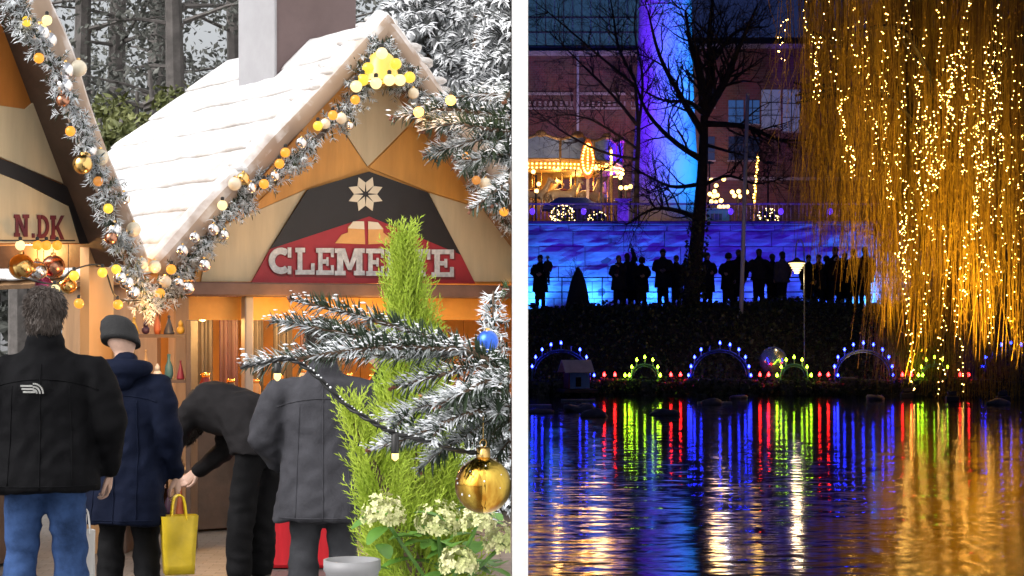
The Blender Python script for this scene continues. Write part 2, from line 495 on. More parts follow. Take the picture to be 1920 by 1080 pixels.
# ------------------------------------------------------------------ main stall
A = P(710, 45, 15.0); S1 = Frame(A, 34)
RZ = A.z; HW, DROP = 1.83, 1.96
stall = thing('market_stall', S1.p(0, .35, 0), 'gabled market stall with snow covered roof, chimney and orange and cream harlequin front', 'stall')
def SBox(mb, s0, s1, b0, b1, z0, z1, fr=S1, bev=.0):
    c = fr.p((s0 + s1) / 2, (b0 + b1) / 2, (z0 + z1) / 2)
    mb.box(c, (abs(s1 - s0), abs(b1 - b0), abs(z1 - z0)), fr.M.to_3x3(), bev); return mb
# roof: lapped courses under snow, left slope; the right slope ends at the white wall
Bk = S1.p(0, 2.67, RZ); Dl = S1.p(-HW, 0, RZ - DROP); Cl = S1.p(-HW, 2.67 + 2.4, RZ - DROP)
nl = (Dl - A).cross(Bk - A); nl = nl if nl.z > 0 else -nl
roof = MB(); roof.prism([A - Z * .05, Bk - Z * .05, Cl - Z * .05, Dl - Z * .05], -nl, .05)
roof_o = roof.build('roof', M_wood, stall)
NC = 8
for k in range(NC):
    t0, t1 = k / NC, (k + 1.12) / NC; t1 = min(t1, 1.01)
    lift = nl.normalized() * (.004 * 1)
    quad = [A.lerp(Dl, t0) + lift, Bk.lerp(Cl, t0) + lift, Bk.lerp(Cl, t1) + lift * 3, A.lerp(Dl, t1) + lift * 3]
    snow_course(quad, nl, 44, 8, .030, .013, k * 3.7).build('roof_board', M_snowroof, roof_o, smooth=True)
Dr = S1.p(HW, 0, RZ - DROP); Cr = S1.p(HW, 2.67, RZ - DROP); nr = (Bk - A).cross(Dr - A); nr = nr if nr.z > 0 else -nr
for k in range(NC):
    t0, t1 = k / NC, min((k + 1.12) / NC, 1.01); lift = nr.normalized() * .004
    quad = [A.lerp(Dr, t0) + lift, Bk.lerp(Cr, t0) + lift, Bk.lerp(Cr, t1) + lift * 3, A.lerp(Dr, t1) + lift * 3]
    snow_course(quad, nr, 24, 5, .030, .013, k * 2.3 + 50).build('roof_board', M_snowroof, roof_o, smooth=True, clip='L')
r2 = MB(); r2.prism([A - Z * .05, Bk - Z * .05, Cr - Z * .05, Dr - Z * .05], -nr, .05); r2.build('roof_deck', M_wood, stall, clip='L')
# barge logs along both rakes
def log(p0, p1, r, name, parent, seed, clip=None, mt=None, flat=.8):
    n = 26; mb = MB(); pts = []; rr = []
    for i in range(n):
        t = i / (n - 1); p = Vector(p0).lerp(Vector(p1), t)
        p = p + Vector((mnoise.noise(p * 1.7 + Vector((seed, 0, 0))), mnoise.noise(p * 1.7 + Vector((0, seed, 0))), mnoise.noise(p * 2.3))) * r * .22
        pts.append(p); rr.append(r * (1 + .18 * mnoise.noise(p * 4)))
    mb.tube(pts, rr, 12)
    return mb.build(name, mt or M_log, parent, smooth=True, clip=clip)
f0 = S1.n * .04
log(A + f0 + Z * .02 + S1.u * .03, Dl + f0 - S1.u * .06 + Z * .03, .105, 'barge_log', stall, 1)
log(A + f0 + Z * .02 - S1.u * .03, Dr + f0 + Z * .03, .095, 'barge_log', stall, 5, clip='L')
sn = MB()
for q0, q1, cl in ((A, Dl, 0), (A, Dr, 1)):
    for k in range(60):
        t = random.uniform(.02, .98); p = q0.lerp(q1, t) + f0 + Z * .11 + S1.v * random.uniform(-.03, .1)
        sn.ball(p, random.uniform(.035, .075), 8, 5, (1.3, 1.1, .55))
sn.build('rake_snow', M_snowroof, stall, smooth=True, clip='L', kind='stuff')
# chimney
ch = MB(); SBox(ch, -.33, .42, 1.11, 1.74, 3.0, 5.3); cho = ch.build('chimney', M_chim_brown, stall)
c2 = MB(); SBox(c2, -.352, -.332, 1.09, 1.757, 3.0, 5.32); c2.build('chimney_side_panel', M_chim_grey, cho, label='light grey side panel of the chimney')
c3 = MB(); SBox(c3, -.40, .48, 1.04, 1.81, 5.32, 5.42); c3.build('chimney_cap', M_chim_grey, cho)
# gable wall and its painted panels
FB = .34
gb = MB(); S1.poly(gb, [(690, 95), (372, 470), (360, 532), (1010, 532), (1010, 420), (960, 345)], FB + .04, .03); gb.build('gable_wall', M_orange, stall, clip='L')
def panel(name, pts, m, off, th=.012, parent=None, label=None):
    b = MB(); S1.poly(b, pts, FB - off, th); return b.build(name, m, parent or stall, clip='L', label=label)
panel('cream_panel', [(702, 128), (640, 205), (628, 222), (688, 312), (762, 238), (775, 222)], M_cream, -.008)
panel('cream_panel', [(572, 356), (504, 466), (470, 528), (376, 528), (384, 478), (412, 425)], M_cream, -.008)
panel('cream_panel', [(803, 362), (888, 528), (1000, 528), (1000, 425), (932, 402)], M_cream, -.008)
panel('orange_panel', [(626, 224), (686, 314), (574, 353), (416, 423), (470, 392), (560, 305)], M_orange, -.006)
panel('orange_panel', [(764, 240), (690, 314), (804, 360), (930, 399), (900, 360), (830, 290)], M_orange, -.006)
sign = thing('signboard', S1.hit(685, 528, FB - .02), 'black and red stall signboard reading CLEMENTE under a white snowflake', 'sign')
def spanel(name, pts, m, off, th=.02, label=None):
    b = MB(); S1.poly(b, pts, FB - off, th); return b.build(name, m, sign, clip='L', label=label)
spanel('black_board', [(690, 322), (575, 356), (505, 467), (690, 406), (862, 478), (800, 361)], M_black, .012)
red_o = spanel('red_board', [(690, 406), (505, 467), (470, 530), (889, 532), (862, 478)], M_red, .014)
# snowflake of eight kite petals
sf = MB(); cx, cy_ = 685, 364
for k in range(8):
    a = math.pi / 8 + k * math.pi / 4; L = 34 if k % 1 == 0 else 28
    d = (math.cos(a), math.sin(a)); e = (-d[1], d[0])
    S1.poly(sf, [(cx + d[0] * 5, cy_ + d[1] * 5), (cx + d[0] * 20 + e[0] * 8, cy_ + d[1] * 20 + e[1] * 8), (cx + d[0] * L, cy_ + d[1] * L), (cx + d[0] * 20 - e[0] * 8, cy_ + d[1] * 20 - e[1] * 8)], FB - .033, .006)
sf.build('snowflake_emblem', mat('emblem_cream', (.72, .66, .52), .6, var=.06), sign)
# house emblem
hm = MB()
S1.poly(hm, [(628, 456), (640, 440), (652, 436), (652, 425), (662, 415), (682, 415), (684, 458)], FB - .036, .006)
S1.poly(hm, [(690, 458), (690, 415), (708, 417), (718, 428), (718, 436), (728, 444), (736, 456)], FB - .036, .006)
hm.build('house_emblem', mat('emblem_orange', (.66, .36, .12), .6, var=.1), sign)
h2 = MB(); S1.poly(h2, [(652, 428), (662, 415), (682, 415), (683, 430)], FB - .043, .004); S1.poly(h2, [(690, 430), (690, 415), (708, 417), (718, 430)], FB - .043, .004)
h2.build('house_roof_emblem', mat('emblem_cream', (.72, .66, .52), .6), sign)
# slab-serif letters
def letter(ch):
    """strokes in a 0..1 box as polygons"""
    t = .24; sh = .17; o = []
    def r(x0, y0, x1, y1): o.append([(x0, y0), (x1, y0), (x1, y1), (x0, y1)])
    if ch == 'C':
        n = 14; 
        for i in range(n):
            a0 = math.radians(48 + i * 264 / n); a1 = math.radians(48 + (i + 1) * 264 / n)
            P0 = lambda a, k: (.5 + .5 * k * math.cos(a), .5 + .5 * k * math.sin(a))
            o.append([P0(a0, 1), P0(a1, 1), P0(a1, .5), P0(a0, .5)])
        r(.78, .62, .92, 1.0); r(.78, 0, .92, .3)
    if ch == 'L': r(.12, 0, .12 + t, 1); r(0, 0, 1, sh); r(0, 1 - sh, .5, 1); r(.82, sh, 1, .42)
    if ch == 'E': r(.12, 0, .12 + t, 1); r(0, 0, 1, sh); r(0, 1 - sh, 1, 1); r(.12 + t, .42, .68, .58); r(.84, sh, 1, .36); r(.84, .66, 1, 1 - sh); r(.58, .34, .7, .66)
    if ch == 'M':
        r(.08, 0, .28, 1); r(.72, 0, .92, 1); r(0, 0, .36, sh); r(.64, 0, 1, sh); r(0, 1 - sh, .2, 1); r(.8, 1 - sh, 1, 1)
        o.append([(.12, 1), (.34, 1), (.56, .2), (.44, .2)]); o.append([(.88, 1), (.66, 1), (.44, .2), (.56, .2)])
    if ch == 'N': r(.1, 0, .3, 1); r(.7, 0, .9, 1); r(0, 0, .4, sh); r(0, 1 - sh, .2, 1); r(.58, 1 - sh, 1, 1); o.append([(.1, 1), (.34, 1), (.9, 0), (.66, 0)])
    if ch == 'T': r(.38, 0, .62, 1); r(0, 1 - sh, 1, 1); r(.24, 0, .76, sh); r(0, .62, .15, 1); r(.85, .62, 1, 1)
    if ch == 'D':
        r(.1, 0, .32, 1); r(0, 0, .4, sh); r(0, 1 - sh, .4, 1); n = 10
        for i in range(n):
            a0 = math.radians(-90 + i * 180 / n); a1 = math.radians(-90 + (i + 1) * 180 / n)
            f = lambda a, kx, ky: (.38 + kx * math.cos(a), .5 + ky * math.sin(a))
            o.append([f(a0, .6, .5), f(a1, .6, .5), f(a1, .36, .33), f(a0, .36, .33)])
    if ch == 'K':
        r(.1, 0, .32, 1); r(0, 0, .4, sh); r(0, 1 - sh, .4, 1); o.append([(.3, .42), (.78, 1), (1, 1), (.46, .4)]); o.append([(.36, .56), (.55, .6), (1, 0), (.76, 0)])
    if ch == '.': r(.2, 0, .8, .2)
    return o
def write(fr, parent, text, boxes, back, m, th=.006, grow=0):
    for ch, (x0, y0, x1, y1) in zip(text, boxes):
        mb = MB()
        for i, pl in enumerate(letter(ch)):
            fr.poly(mb, [(x0 - grow + (x1 - x0 + 2 * grow) * a, y1 + grow + (y0 - y1 - 2 * grow) * b) for a, b in pl], back - .0004 * i, th)
        mb.build('letter', m, parent)
tx = [503, 553, 592, 627, 686, 722, 769, 809]; tw = [46, 36, 33, 56, 33, 45, 37, 41]
bx = [(x, 464 + i * .55, x + w_, 514 + i * .75) for i, (x, w_) in enumerate(zip(tx, tw))]
write(S1, sign, 'CLEMENTE', [(a + 2.5, b + 3, c + 2.5, d + 3.5) for a, b, c, d in bx], FB - .0345, M_letter_edge, .002, 1.5)
write(S1, sign, 'CLEMENTE', bx, FB - .042, M_letter, .008)
# beam, posts, counter, interior
b = MB(); SBox(b, -1.72, 1.6, .12, .34, 1.78, 1.885, bev=.012); b.build('front_beam', M_beam, stall, clip='L')
b = MB(); SBox(b, -1.64, -1.52, .18, .30, .02, 1.778, bev=.01); b.build('post', M_wood, stall)
b = MB(); SBox(b, -1.06, -.99, .18, .26, .02, 1.778, bev=.008); b.build('post', mat('grey_post', (.32, .28, .25), .6, var=.1), stall)
b = MB(); SBox(b, -1.6, 1.6, .30, .62, .02, .95); b.build('counter', M_wood_dark, stall, clip='L')
b = MB(); SBox(b, -1.7, 1.6, .22, .70, .954, .99, bev=.008); b.build('counter_top', M_wood, stall, clip='L')
for k in range(17):
    s0 = -1.66 + k * .28
    b = MB(); SBox(b, s0, s0 + .272, 2.3, 2.33, .02, 2.2 if k not in (5, 6) else 2.2); b.build('back_board', mat('honey_timber', (.52, .28, .10), .5, var=.2, scale=6, bump=.002, stretch=(1, 1, .2)), stall, clip='L')
b = MB(); SBox(b, -1.7, -1.67, .36, 2.3, .02, 1.9); b.build('side_wall', M_wood, stall)
b = MB(); SBox(b, -1.66, 3.1, .36, 2.28, 1.90, 1.93); b.build('ceiling_board', MATS['honey_timber'], stall, clip='L')
b = MB(); SBox(b, -1.52, 1.6, .31, .33, 1.60, 1.776); b.build('valance', mat('orange_valance', (.70, .33, .05), .5, var=.1), stall, clip='L')
def lamp(loc, w_, col=(1, .52, .16), r=.06, name='warm_point_light'):
    d = bpy.data.lights.new(name, 'POINT'); d.energy = w_; d.color = col; d.shadow_soft_size = r
    o = bpy.data.objects.new(name, d); COL.objects.link(o); o.location = loc; return o
for k, (s, bb) in enumerate(((-1.15, .75), (-.35, .75), (.45, .75))):
    t = thing('pendant_lamp', S1.p(s, bb, 1.9), ('first', 'second', 'third')[k] + ' warm pendant bulb from the left under the ceiling of the gabled stall', 'lamp', 'pendant bulbs in the stall')
    c = MB(); c.tube([S1.p(s, bb, 1.9), S1.p(s, bb, 1.70)], .006, 5); c.build('cord', M_cord, t)
    string_bulb(t, S1.p(s, bb, 1.64), .05, M_palebulb)
    lamp(S1.p(s, bb - .02, 1.55), 26)
# valance light: two bare point lights without fixtures that wash the orange board
lamp(S1.p(-.8, -.05, 1.62), 5, (1, .5, .12), .1); lamp(S1.p(.1, -.05, 1.62), 5, (1, .5, .12), .1)
# goods on the stall
goods_m = [mat('good_%s' % k, c, .5, var=.15, scale=9) for k, c in dict(rust=(.35, .09, .03), wine=(.2, .02, .04), slate=(.035, .035, .045), tan=(.42, .26, .12), ochre=(.45, .28, .04), pale=(.6, .55, .48), purple=(.05, .02, .045), teal=(.05, .14, .15)).items()]
gnames = ['rust', 'wine red', 'slate', 'tan', 'ochre', 'pale', 'purple', 'teal']
def jar(loc, h, r, mi, where, grp):
    t = thing('jar', loc, '%s coloured lidded jar %s' % (gnames[mi], where), 'jar', grp)
    b = MB(); b.lathe(loc, [(r * .9, 0), (r, h * .08), (r, h * .62), (r * .7, h * .78), (r * .7, h * .84)], 12); b.build('body', goods_m[mi], t, smooth=True)
    b = MB(); b.lathe(loc, [(r * .76, h * .84), (r * .76, h), (r * .2, h * 1.01)], 12); b.build('lid', M_goldball, t, smooth=True)
i = 0
for s in np.arange(-1.45, .9, .21):
    jar(S1.p(s, .5, .991), random.uniform(.14, .26), random.uniform(.04, .065), i % 8, 'on the stall counter, number %s from the post' % ['one', 'two', 'three', 'four', 'five', 'six', 'seven', 'eight', 'nine', 'ten', 'eleven', 'twelve'][i], 'jars on the stall counter'); i += 1
# hanging scarves behind the counter
for k, (s, mi) in enumerate(((-.92, 2), (-.70, 6), (-.48, 2), (-.22, 2), (.02, 6), (.26, 2))):
    t = thing('hanging_scarf', S1.p(s, 1.2, 1.9), '%s scarf hanging inside the gabled stall, %s from the left' % (gnames[mi], ['first', 'second', 'third', 'fourth', 'fifth', 'sixth'][k]), 'scarf', 'scarves inside the stall')
    b = MB(); nn = 12; vs = []
    for j in range(9):
        for q_ in range(nn + 1):
            a = q_ / nn; vs.append(S1.p(s + (a - .5) * .16, 1.2 + .02 * math.sin(a * 14 + k) , 1.86 - j * .11))
    fs = [(j * (nn + 1) + q_, j * (nn + 1) + q_ + 1, (j + 1) * (nn + 1) + q_ + 1, (j + 1) * (nn + 1) + q_) for j in range(8) for q_ in range(nn)]
    b.add(vs, fs); b.add([v + S1.v * .012 for v in vs], [f[::-1] for f in fs]); b.build('cloth', goods_m[mi], t, smooth=True)
    b = MB(); b.tube([S1.p(s - .1, 1.2, 1.87), S1.p(s + .1, 1.2, 1.87)], .008, 6); b.build('rail', M_wood_dark, t)
# garland with bulbs and baubles on the left rake
gl = thing('rake_garland', P(300, 545, 14.0), 'frosted fir garland with silver baubles and bulbs down the left rake of the gabled stall', 'garland')
gp = [S1.hit(x, y, -.10) for x, y in ((690, 150), (640, 215), (560, 290), (490, 345), (430, 395), (375, 465), (330, 520), (300, 560))]
garland(gl, gp, .13, 120)
for x, y in ((420, 470), (395, 500), (372, 488)): pass
for x, y, m in ((417, 385, M_palebulb), (495, 345, M_warmbulb), (524, 307, M_warmbulb), (535, 286, M_warmbulb), (596, 236, M_yellowbulb), (624, 216, M_warmbulb), (666, 187, M_warmbulb), (321, 505, M_warmbulb), (300, 550, M_warmbulb), (277, 559, M_yellowbulb)):
    string_bulb(gl, S1.hit(x, y, -.27), .037, m)
for x, y, r, m in ((456, 335, .05, M_goldball), (440, 345, .05, M_pearl), (470, 352, .045, M_silver), (515, 330, .04, M_silver), (565, 268, .045, M_silver), (640, 222, .045, M_pearl), (655, 235, .035, M_silver), (610, 232, .04, M_pearl), (400, 430, .045, M_silver), (383, 497, .05, M_silver), (342, 470, .045, M_silver), (352, 540, .05, M_silver), (335, 530, .04, M_silver), (420, 440, .04, M_silver), (365, 445, .04, M_silver), (310, 528, .045, M_pearl)):
    ornament(gl, S1.hit(x, y, -.22), r, m)
gr = thing('rake_garland', S1.hit(955, 425, -.1), 'frosted garland on the right rake of the gabled stall, behind the fir twigs', 'garland')
garland(gr, [S1.hit(x, y, -.10) for x, y in ((725, 150), (790, 190), (840, 250), (885, 320), (930, 380), (958, 430))], .11, 110)
for x, y, m in ((875, 293, M_warmbulb), (893, 338, M_dimbulb), (945, 397, M_warmbulb)): string_bulb(gr, S1.hit(x, y, -.26), .037, m)
for x, y, r, m in ((775, 175, .045, M_pearl), (800, 200, .04, M_silver), (910, 345, .05, M_pearl), (925, 360, .045, M_silver)): ornament(gr, S1.hit(x, y, -.22), r, m)
# glowing bell cluster at the gable top
bell = thing('bell_decoration', S1.hit(715, 165, -.2), 'glowing gold bell cluster with bulbs hung at the gable top', 'decoration')
M_bell = mat('gold_bell', (.95, .72, .22), .22, metal=1.); M_belllit = glow('lit_gold_glass', (1., .62, .12), .62)
bm_ = MB(); c0 = S1.hit(715, 158, -.22); bm_.lathe(c0, [(.17, 0), (.155, .03), (.125, .09), (.11, .16), (.085, .22), (.04, .25), (.015, .27)], 20); bm_.build('bell', M_belllit, bell, smooth=True)
b = MB(); b.lathe(c0, [(.18, -.012), (.185, .0), (.17, .018)], 20); b.build('rim', M_bell, bell, smooth=True)
for x, y, m in ((680, 150, M_yellowbulb), (705, 156, M_palebulb), (730, 150, M_palebulb), (750, 150, M_palebulb), (768, 145, M_yellowbulb), (668, 162, M_palebulb), (690, 128, M_yellowbulb), (742, 120, M_yellowbulb), (716, 100, M_palebulb)):
    string_bulb(bell, S1.hit(x, y, -.42), .045, m)
bgp = garland(bell, [S1.hit(x, y, -.14) for x, y in ((660, 165), (690, 120), (712, 85), (740, 120), (785, 160))], .12, 120, 20)

# ------------------------------------------------------------------ left stall
E2 = P(255, 500, 13.0); S2 = Frame(E2, 62)
H2, D2 = 1.95, 3.36
stall2 = thing('market_stall', S2.p(-1.2, .4, 0), 'left market stall with black trimmed cream sign reading N.DK and steep garlanded rake', 'stall')
A2 = S2.p(-H2, 0, E2.z + D2)
log(A2, E2 + Z * .02, .085, 'barge_log', stall2, 9)
b = MB(); b.prism([A2 + S2.v * .1, A2 + S2.v * 2.6, E2 + S2.v * 2.6, E2 + S2.v * .1], (E2 - A2).cross(S2.v), .06); b.build('roof', M_wood_dark, stall2)
FB2 = .36
b = MB(); S2.poly(b, [(-60, -60), (70, -60), (110, 90), (206, 400), (206, 458), (-60, 458)], FB2 + .04, .03); b.build('gable_wall', mat('rust_orange_board', (.46, .17, .03), .5, var=.2, scale=4, bump=.0015, stretch=(1, 1, .15)), stall2)
def p2(name, pts, m, off, th=.012, parent=None):
    b = MB(); S2.poly(b, pts, FB2 - off, th); return b.build(name, m, parent or stall2)
p2('cream_panel', [(-60, 190), (45, 205), (84, 172), (150, 300), (168, 366), (-60, 270)], M_cream, -.006)
sg2 = thing('signboard', S2.hit(60, 455, FB2), 'cream signboard with dark red letters N.DK in a black frame on the left stall', 'sign')
p2('black_frame', [(-60, 276), (35, 312), (206, 388), (206, 457), (146, 457), (126, 386), (35, 340), (-60, 303)], M_black, .008, .02, sg2)
p2('cream_board', [(-60, 304), (35, 341), (125, 387), (145, 456), (-60, 456)], M_cream, .006, .016, sg2)
M_wine = mat('wine_red_letters', (.15, .02, .03), .55, var=.2, scale=10)
write(S2, sg2, 'N.DK', [(26, 402, 54, 444), (58, 403, 66, 446), (69, 403, 92, 447), (94, 404, 120, 449)], FB2 - .026, M_wine, .005)
SB2 = lambda mb, *a, **k: SBox(mb, *a, fr=S2, **k)
b = MB(); S2.poly(b, [(150, 459), (196, 459), (196, 1040), (150, 1040)], FB2 + .06, .08); b.build('post', mat('pale_orange_post', (.62, .40, .20), .5, var=.1, scale=4, bump=.001, stretch=(1, 1, .2)), stall2)
b = MB(); SB2(b, -3.4, -.5, .42, .8, .02, .95); b.build('counter', M_wood_dark, stall2)
b = MB(); SB2(b, -3.4, -.45, 2.3, 2.33, .02, 2.1); b.build('back_wall', mat('honey_timber', (.52, .28, .10)), stall2)
b = MB(); SB2(b, -3.4, -.45, .4, 2.3, 2.1, 2.13); b.build('ceiling_board', MATS['honey_timber'], stall2)
for px, py, bb, w_ in ((60, 500, .8, 16), (120, 500, 1.0, 14)):
    lamp(S2.hit(px, py, bb), w_)
gl2 = thing('rake_garland', S2.hit(270, 560, -.1), 'frosted garland with gold and silver baubles down the left stall rake', 'garland')
gpt = ((20, 0), (60, 60), (110, 140), (150, 240), (185, 320), (215, 410), (238, 470), (262, 530), (285, 575))
garland(gl2, [S2.hit(x, y, -.10) for x, y in gpt], .12, 130)
for x, y, m in ((73, 109, M_warmbulb), (88, 38, M_palebulb), (50, 40, M_yellowbulb), (132, 246, M_warmbulb), (184, 340, M_dimbulb), (203, 391, M_yellowbulb), (192, 511, M_yellowbulb), (218, 505, M_yellowbulb), (139, 517, M_yellowbulb), (148, 569, M_warmbulb), (221, 571, M_warmbulb), (103, 543, M_palebulb)):
    string_bulb(gl2, S2.hit(x, y, -.16), .033, m)
for x, y, r, m in ((122, 132, .055, M_silver), (147, 128, .055, M_pearl), (120, 160, .055, M_silver), (118, 188, .045, M_copper), (155, 308, .065, M_goldball), (188, 295, .055, M_pearl), (168, 283, .05, M_silver), (214, 432, .055, M_silver), (208, 446, .045, M_copper), (250, 430, .05, M_pearl), (265, 495, .045, M_pearl), (232, 372, .045, M_silver), (75, 62, .06, M_silver), (92, 75, .05, M_silver), (238, 530, .05, M_silver), (225, 520, .045, M_silver), (250, 548, .05, M_silver), (290, 500, .045, M_pearl)):
    ornament(gl2, S2.hit(x, y, -.12), r, m)
b = MB()
wp = smooth_path([S2.hit(x, y, -.12) for x, y in ((285, 560), (221, 560), (192, 500), (139, 505), (103, 532), (40, 520))], 30); b.tube(wp, .006, 5); b.build('cord', M_cord, gl2)
b = thing('festoon_string', S2.hit(70, 452, -.02), 'row of four orange bulbs under the cream sign of the left stall', 'string light')
c = MB(); c.tube([S2.hit(x, 451, .2) for x in (-20, 38, 70, 107, 140)], .006, 5); c.build('cord', M_cord, b)
for x, m in ((38, M_palebulb), (70, M_warmbulb), (87, M_warmbulb), (107, M_warmbulb)): string_bulb(b, S2.hit(x, 460, .2), .033, m)
# ornaments for sale in the left stall
def hang(px, py, r, m, nm):
    o = thing('hanging_ornament', S2.hit(px, py, .5), nm, 'ornament', 'ornaments inside the left stall')
    ornament(o, S2.hit(px, py, .5), r, m); c = MB(); q_ = S2.hit(px, py, .5); c.tube([q_ + Z * r, q_ + Z * (r + .25)], .003, 4); c.build('thread', M_cord, o)
hang(70, 508, .07, M_silver, 'silver ball hanging in the left stall below the sign')
hang(100, 500, .08, M_copper, 'large copper ball hanging in the left stall below the sign')
hang(82, 535, .06, mat('violet_ornament', (.30, .05, .16), .3, metal=.6), 'violet ball hanging lowest in the left stall')
hang(40, 500, .085, M_goldball, 'large gold ball hanging leftmost in the left stall')
hang(128, 535, .06, M_goldball, 'gold ball hanging beside the pale post of the left stall')
# ------------------------------------------------------------------ the fir twigs near the camera
DB = 2.4
M_needle = snowy('frosted_fir_needles', (.060, .090, .045), thr=.66, wid=.40, nscale=55, col2=(.022, .042, .022), snow=(.80, .83, .88), rough=.5)
M_needle_green = snowy('green_fir_needles', (.060, .110, .030), thr=.78, wid=.35, nscale=60, col2=(.03, .06, .02), snow=(.80, .83, .88), rough=.5)
M_bark = mat('fir_bark', (.11, .07, .045), .8, var=.35, scale=60, bump=.001, bscale=200)
M_snow = mat('fresh_snow', (.88, .90, .93), .85, var=.02, scale=30, bump=.002, bscale=120)
M_bud = mat('brown_bud', (.16, .06, .03), .6, var=.3, scale=80)

def fir_twig(root, pts, L=.027, per_m=900, r0=.0045, side=True, snow=1., green=False, rng=None, mbs=None):
    """one twig: pts are (px, py, d)"""
    st, nd, sn_, bd = mbs
    path = smooth_path([P(*p) for p in pts], 26)
    st.tube(path, [r0 * (1 - .7 * i / 25) for i in range(26)], 6)
    needles(nd, path, per_m, L, .0019, spread=1.0, flat=.7, up_bias=.45, rng=rng)
    e = path[-1]; t = (path[-1] - path[-2]).normalized()
    for k in range(3):
        bd.ball(e + Vector(rng.normal(size=3)) * .0022 + t * .001, .0026, 6, 5)
    # snow lumps lying on the twig and caught between the needles
    for k in range(int(150 * snow * (path[-1] - path[0]).length / .3)):
        i = rng.uniform(0, 24.9); p = path[int(i)].lerp(path[int(i) + 1], i - int(i))
        p = p + Vector((rng.normal() * .007, rng.normal() * .007, .003 + abs(rng.normal()) * .006))
        sn_.ball(p, rng.uniform(.0006, .0020), 5, 4, (2.2, 1.3, .6))
    if side:
        n = max(2, int((path[-1] - path[0]).length / .05))
        for k in range(n):
            i = int(3 + (20 * (k + rng.uniform(0, .6)) / n)); p = path[min(i, 24)]; t = (path[min(i + 1, 25)] - path[i]).normalized()
            s = 1 if k % 2 else -1
            lat = t.cross(Vector((0, 0, 1))).normalized() * s
            d = (t * .75 + lat * .75 + Vector((0, 0, rng.uniform(-.35, .1)))).normalized()
            ln = rng.uniform(.035, .075) * (1 - .4 * i / 25)
            q_ = [p, p + d * ln * .5, p + d * ln + Vector((0, 0, -.005))]
            st.tube(q_, [r0 * .5, r0 * .4, r0 * .25], 5); needles(nd, smooth_path(q_, 8), per_m, L * .85, .0018, spread=1.0, flat=.7, up_bias=.4, rng=rng)
    return path

def fir_branch(label, twigs, base, rng_seed, green=False, per_m=1650):
    t = thing('fir_branch', base, label, 'fir branch', 'snow dusted fir branches')
    mbs = (MB(), MB(), MB(), MB()); rng = np.random.default_rng(rng_seed)
    for tw in twigs: fir_twig(t, tw['p'], tw.get('L', .027), per_m, tw.get('r', .004), tw.get('side', True), tw.get('snow', 1.), rng=rng, mbs=mbs)
    mbs[0].build('stem', M_bark, t, smooth=True, clip='L')
    mbs[1].build('needles', M_needle_green if green else M_needle, t, clip='L', kind='stuff')
    mbs[2].build('snow', M_snow, t, smooth=True, clip='L', kind='stuff')
    mbs[3].build('buds', M_bud, t, clip='L', kind='stuff')
    return t
d = DB
fir_branch('long snow dusted fir branch reaching left over the market, ending in three tips', [
    dict(p=[(975, 722, d + .05), (900, 668, d), (820, 640, d), (700, 600, d - .02), (548, 562, d - .05)], r=.006, side=False, L=.030),
    dict(p=[(870, 655, d), (740, 648, d - .04), (620, 620, d - .06), (512, 603, d - .06)], L=.029, side=False),
    dict(p=[(800, 650, d), (680, 655, d - .08), (560, 672, d - .1), (456, 686, d - .1)], L=.029, side=False),
    dict(p=[(760, 640, d - .02), (680, 630, d - .02), (600, 640, d - .03)], L=.028, side=False),
    dict(p=[(880, 660, d), (780, 668, d + .04), (690, 668, d + .05), (620, 668, d + .05)], L=.028, side=False),
], P(960, 715, d), 3)
fir_branch('dense snow dusted fir spray behind the black cord and above the gold bauble', [
    dict(p=[(972, 700, d + .02), (900, 688, d), (820, 705, d - .03), (738, 728, d - .04)], r=.005, L=.030, side=False),
    dict(p=[(972, 735, d + .02), (880, 740, d - .03), (800, 762, d - .05), (708, 792, d - .06)], L=.028),
    dict(p=[(972, 760, d), (880, 775, d - .06), (790, 812, d - .08), (690, 846, d - .08)], L=.025),
    dict(p=[(972, 775, d), (900, 795, d), (840, 835, d - .02), (785, 882, d - .02)], L=.026, snow=.6),
    dict(p=[(972, 720, d + .05), (900, 745, d + .05), (830, 790, d + .04), (750, 830, d + .04)], L=.026, snow=.6),
    dict(p=[(972, 780, d + .02), (935, 800, d + .03), (905, 830, d + .05)], L=.028, snow=.4, side=False),
    dict(p=[(972, 700, d - .06), (920, 712, d - .07), (870, 735, d - .08), (820, 760, d - .08)], L=.028),
    dict(p=[(972, 812, d + .05), (950, 830, d + .05), (930, 862, d + .06)], L=.028, snow=.3, side=False),
], P(960, 750, d), 11)
du = 2.75
fir_branch('upper fir branch with two lit bulbs against the gable', [
    dict(p=[(975, 225, du), (900, 212, du), (830, 205, du - .03), (738, 222, du - .05)], r=.005, L=.026, snow=.7),
    dict(p=[(975, 250, du), (900, 240, du - .05), (850, 232, du - .06), (790, 245, du - .06)], L=.026, snow=.7, side=False),
    dict(p=[(975, 180, du), (920, 178, du), (860, 182, du), (800, 198, du)], L=.026, side=False),
    dict(p=[(975, 150, du - .1), (960, 168, du - .1), (945, 190, du - .1)], L=.028, snow=.5, side=False),
], P(960, 215, du), 5)
fir_branch('middle fir branch hanging under the bulb lit one, at the white wall', [
    dict(p=[(975, 252, du), (900, 262, du - .03), (850, 275, du - .03), (798, 292, du - .03)], L=.026),
    dict(p=[(975, 290, du + .05), (940, 292, du + .05), (890, 300, du + .05), (850, 300, du + .05)], L=.026),
    dict(p=[(975, 300, du), (955, 320, du), (935, 345, du)], L=.026, snow=.6, side=False),
], P(960, 270, du), 6)
fir_branch('short lower fir tip hanging beside the right rake, at the white wall', [
    dict(p=[(975, 335, du - .1), (950, 345, du - .1), (920, 365, du - .12), (886, 392, du - .12)], L=.025, side=False),
    dict(p=[(975, 350, du - .1), (950, 365, du - .1), (925, 385, du - .12)], L=.025, side=False),
], P(960, 345, du), 8)
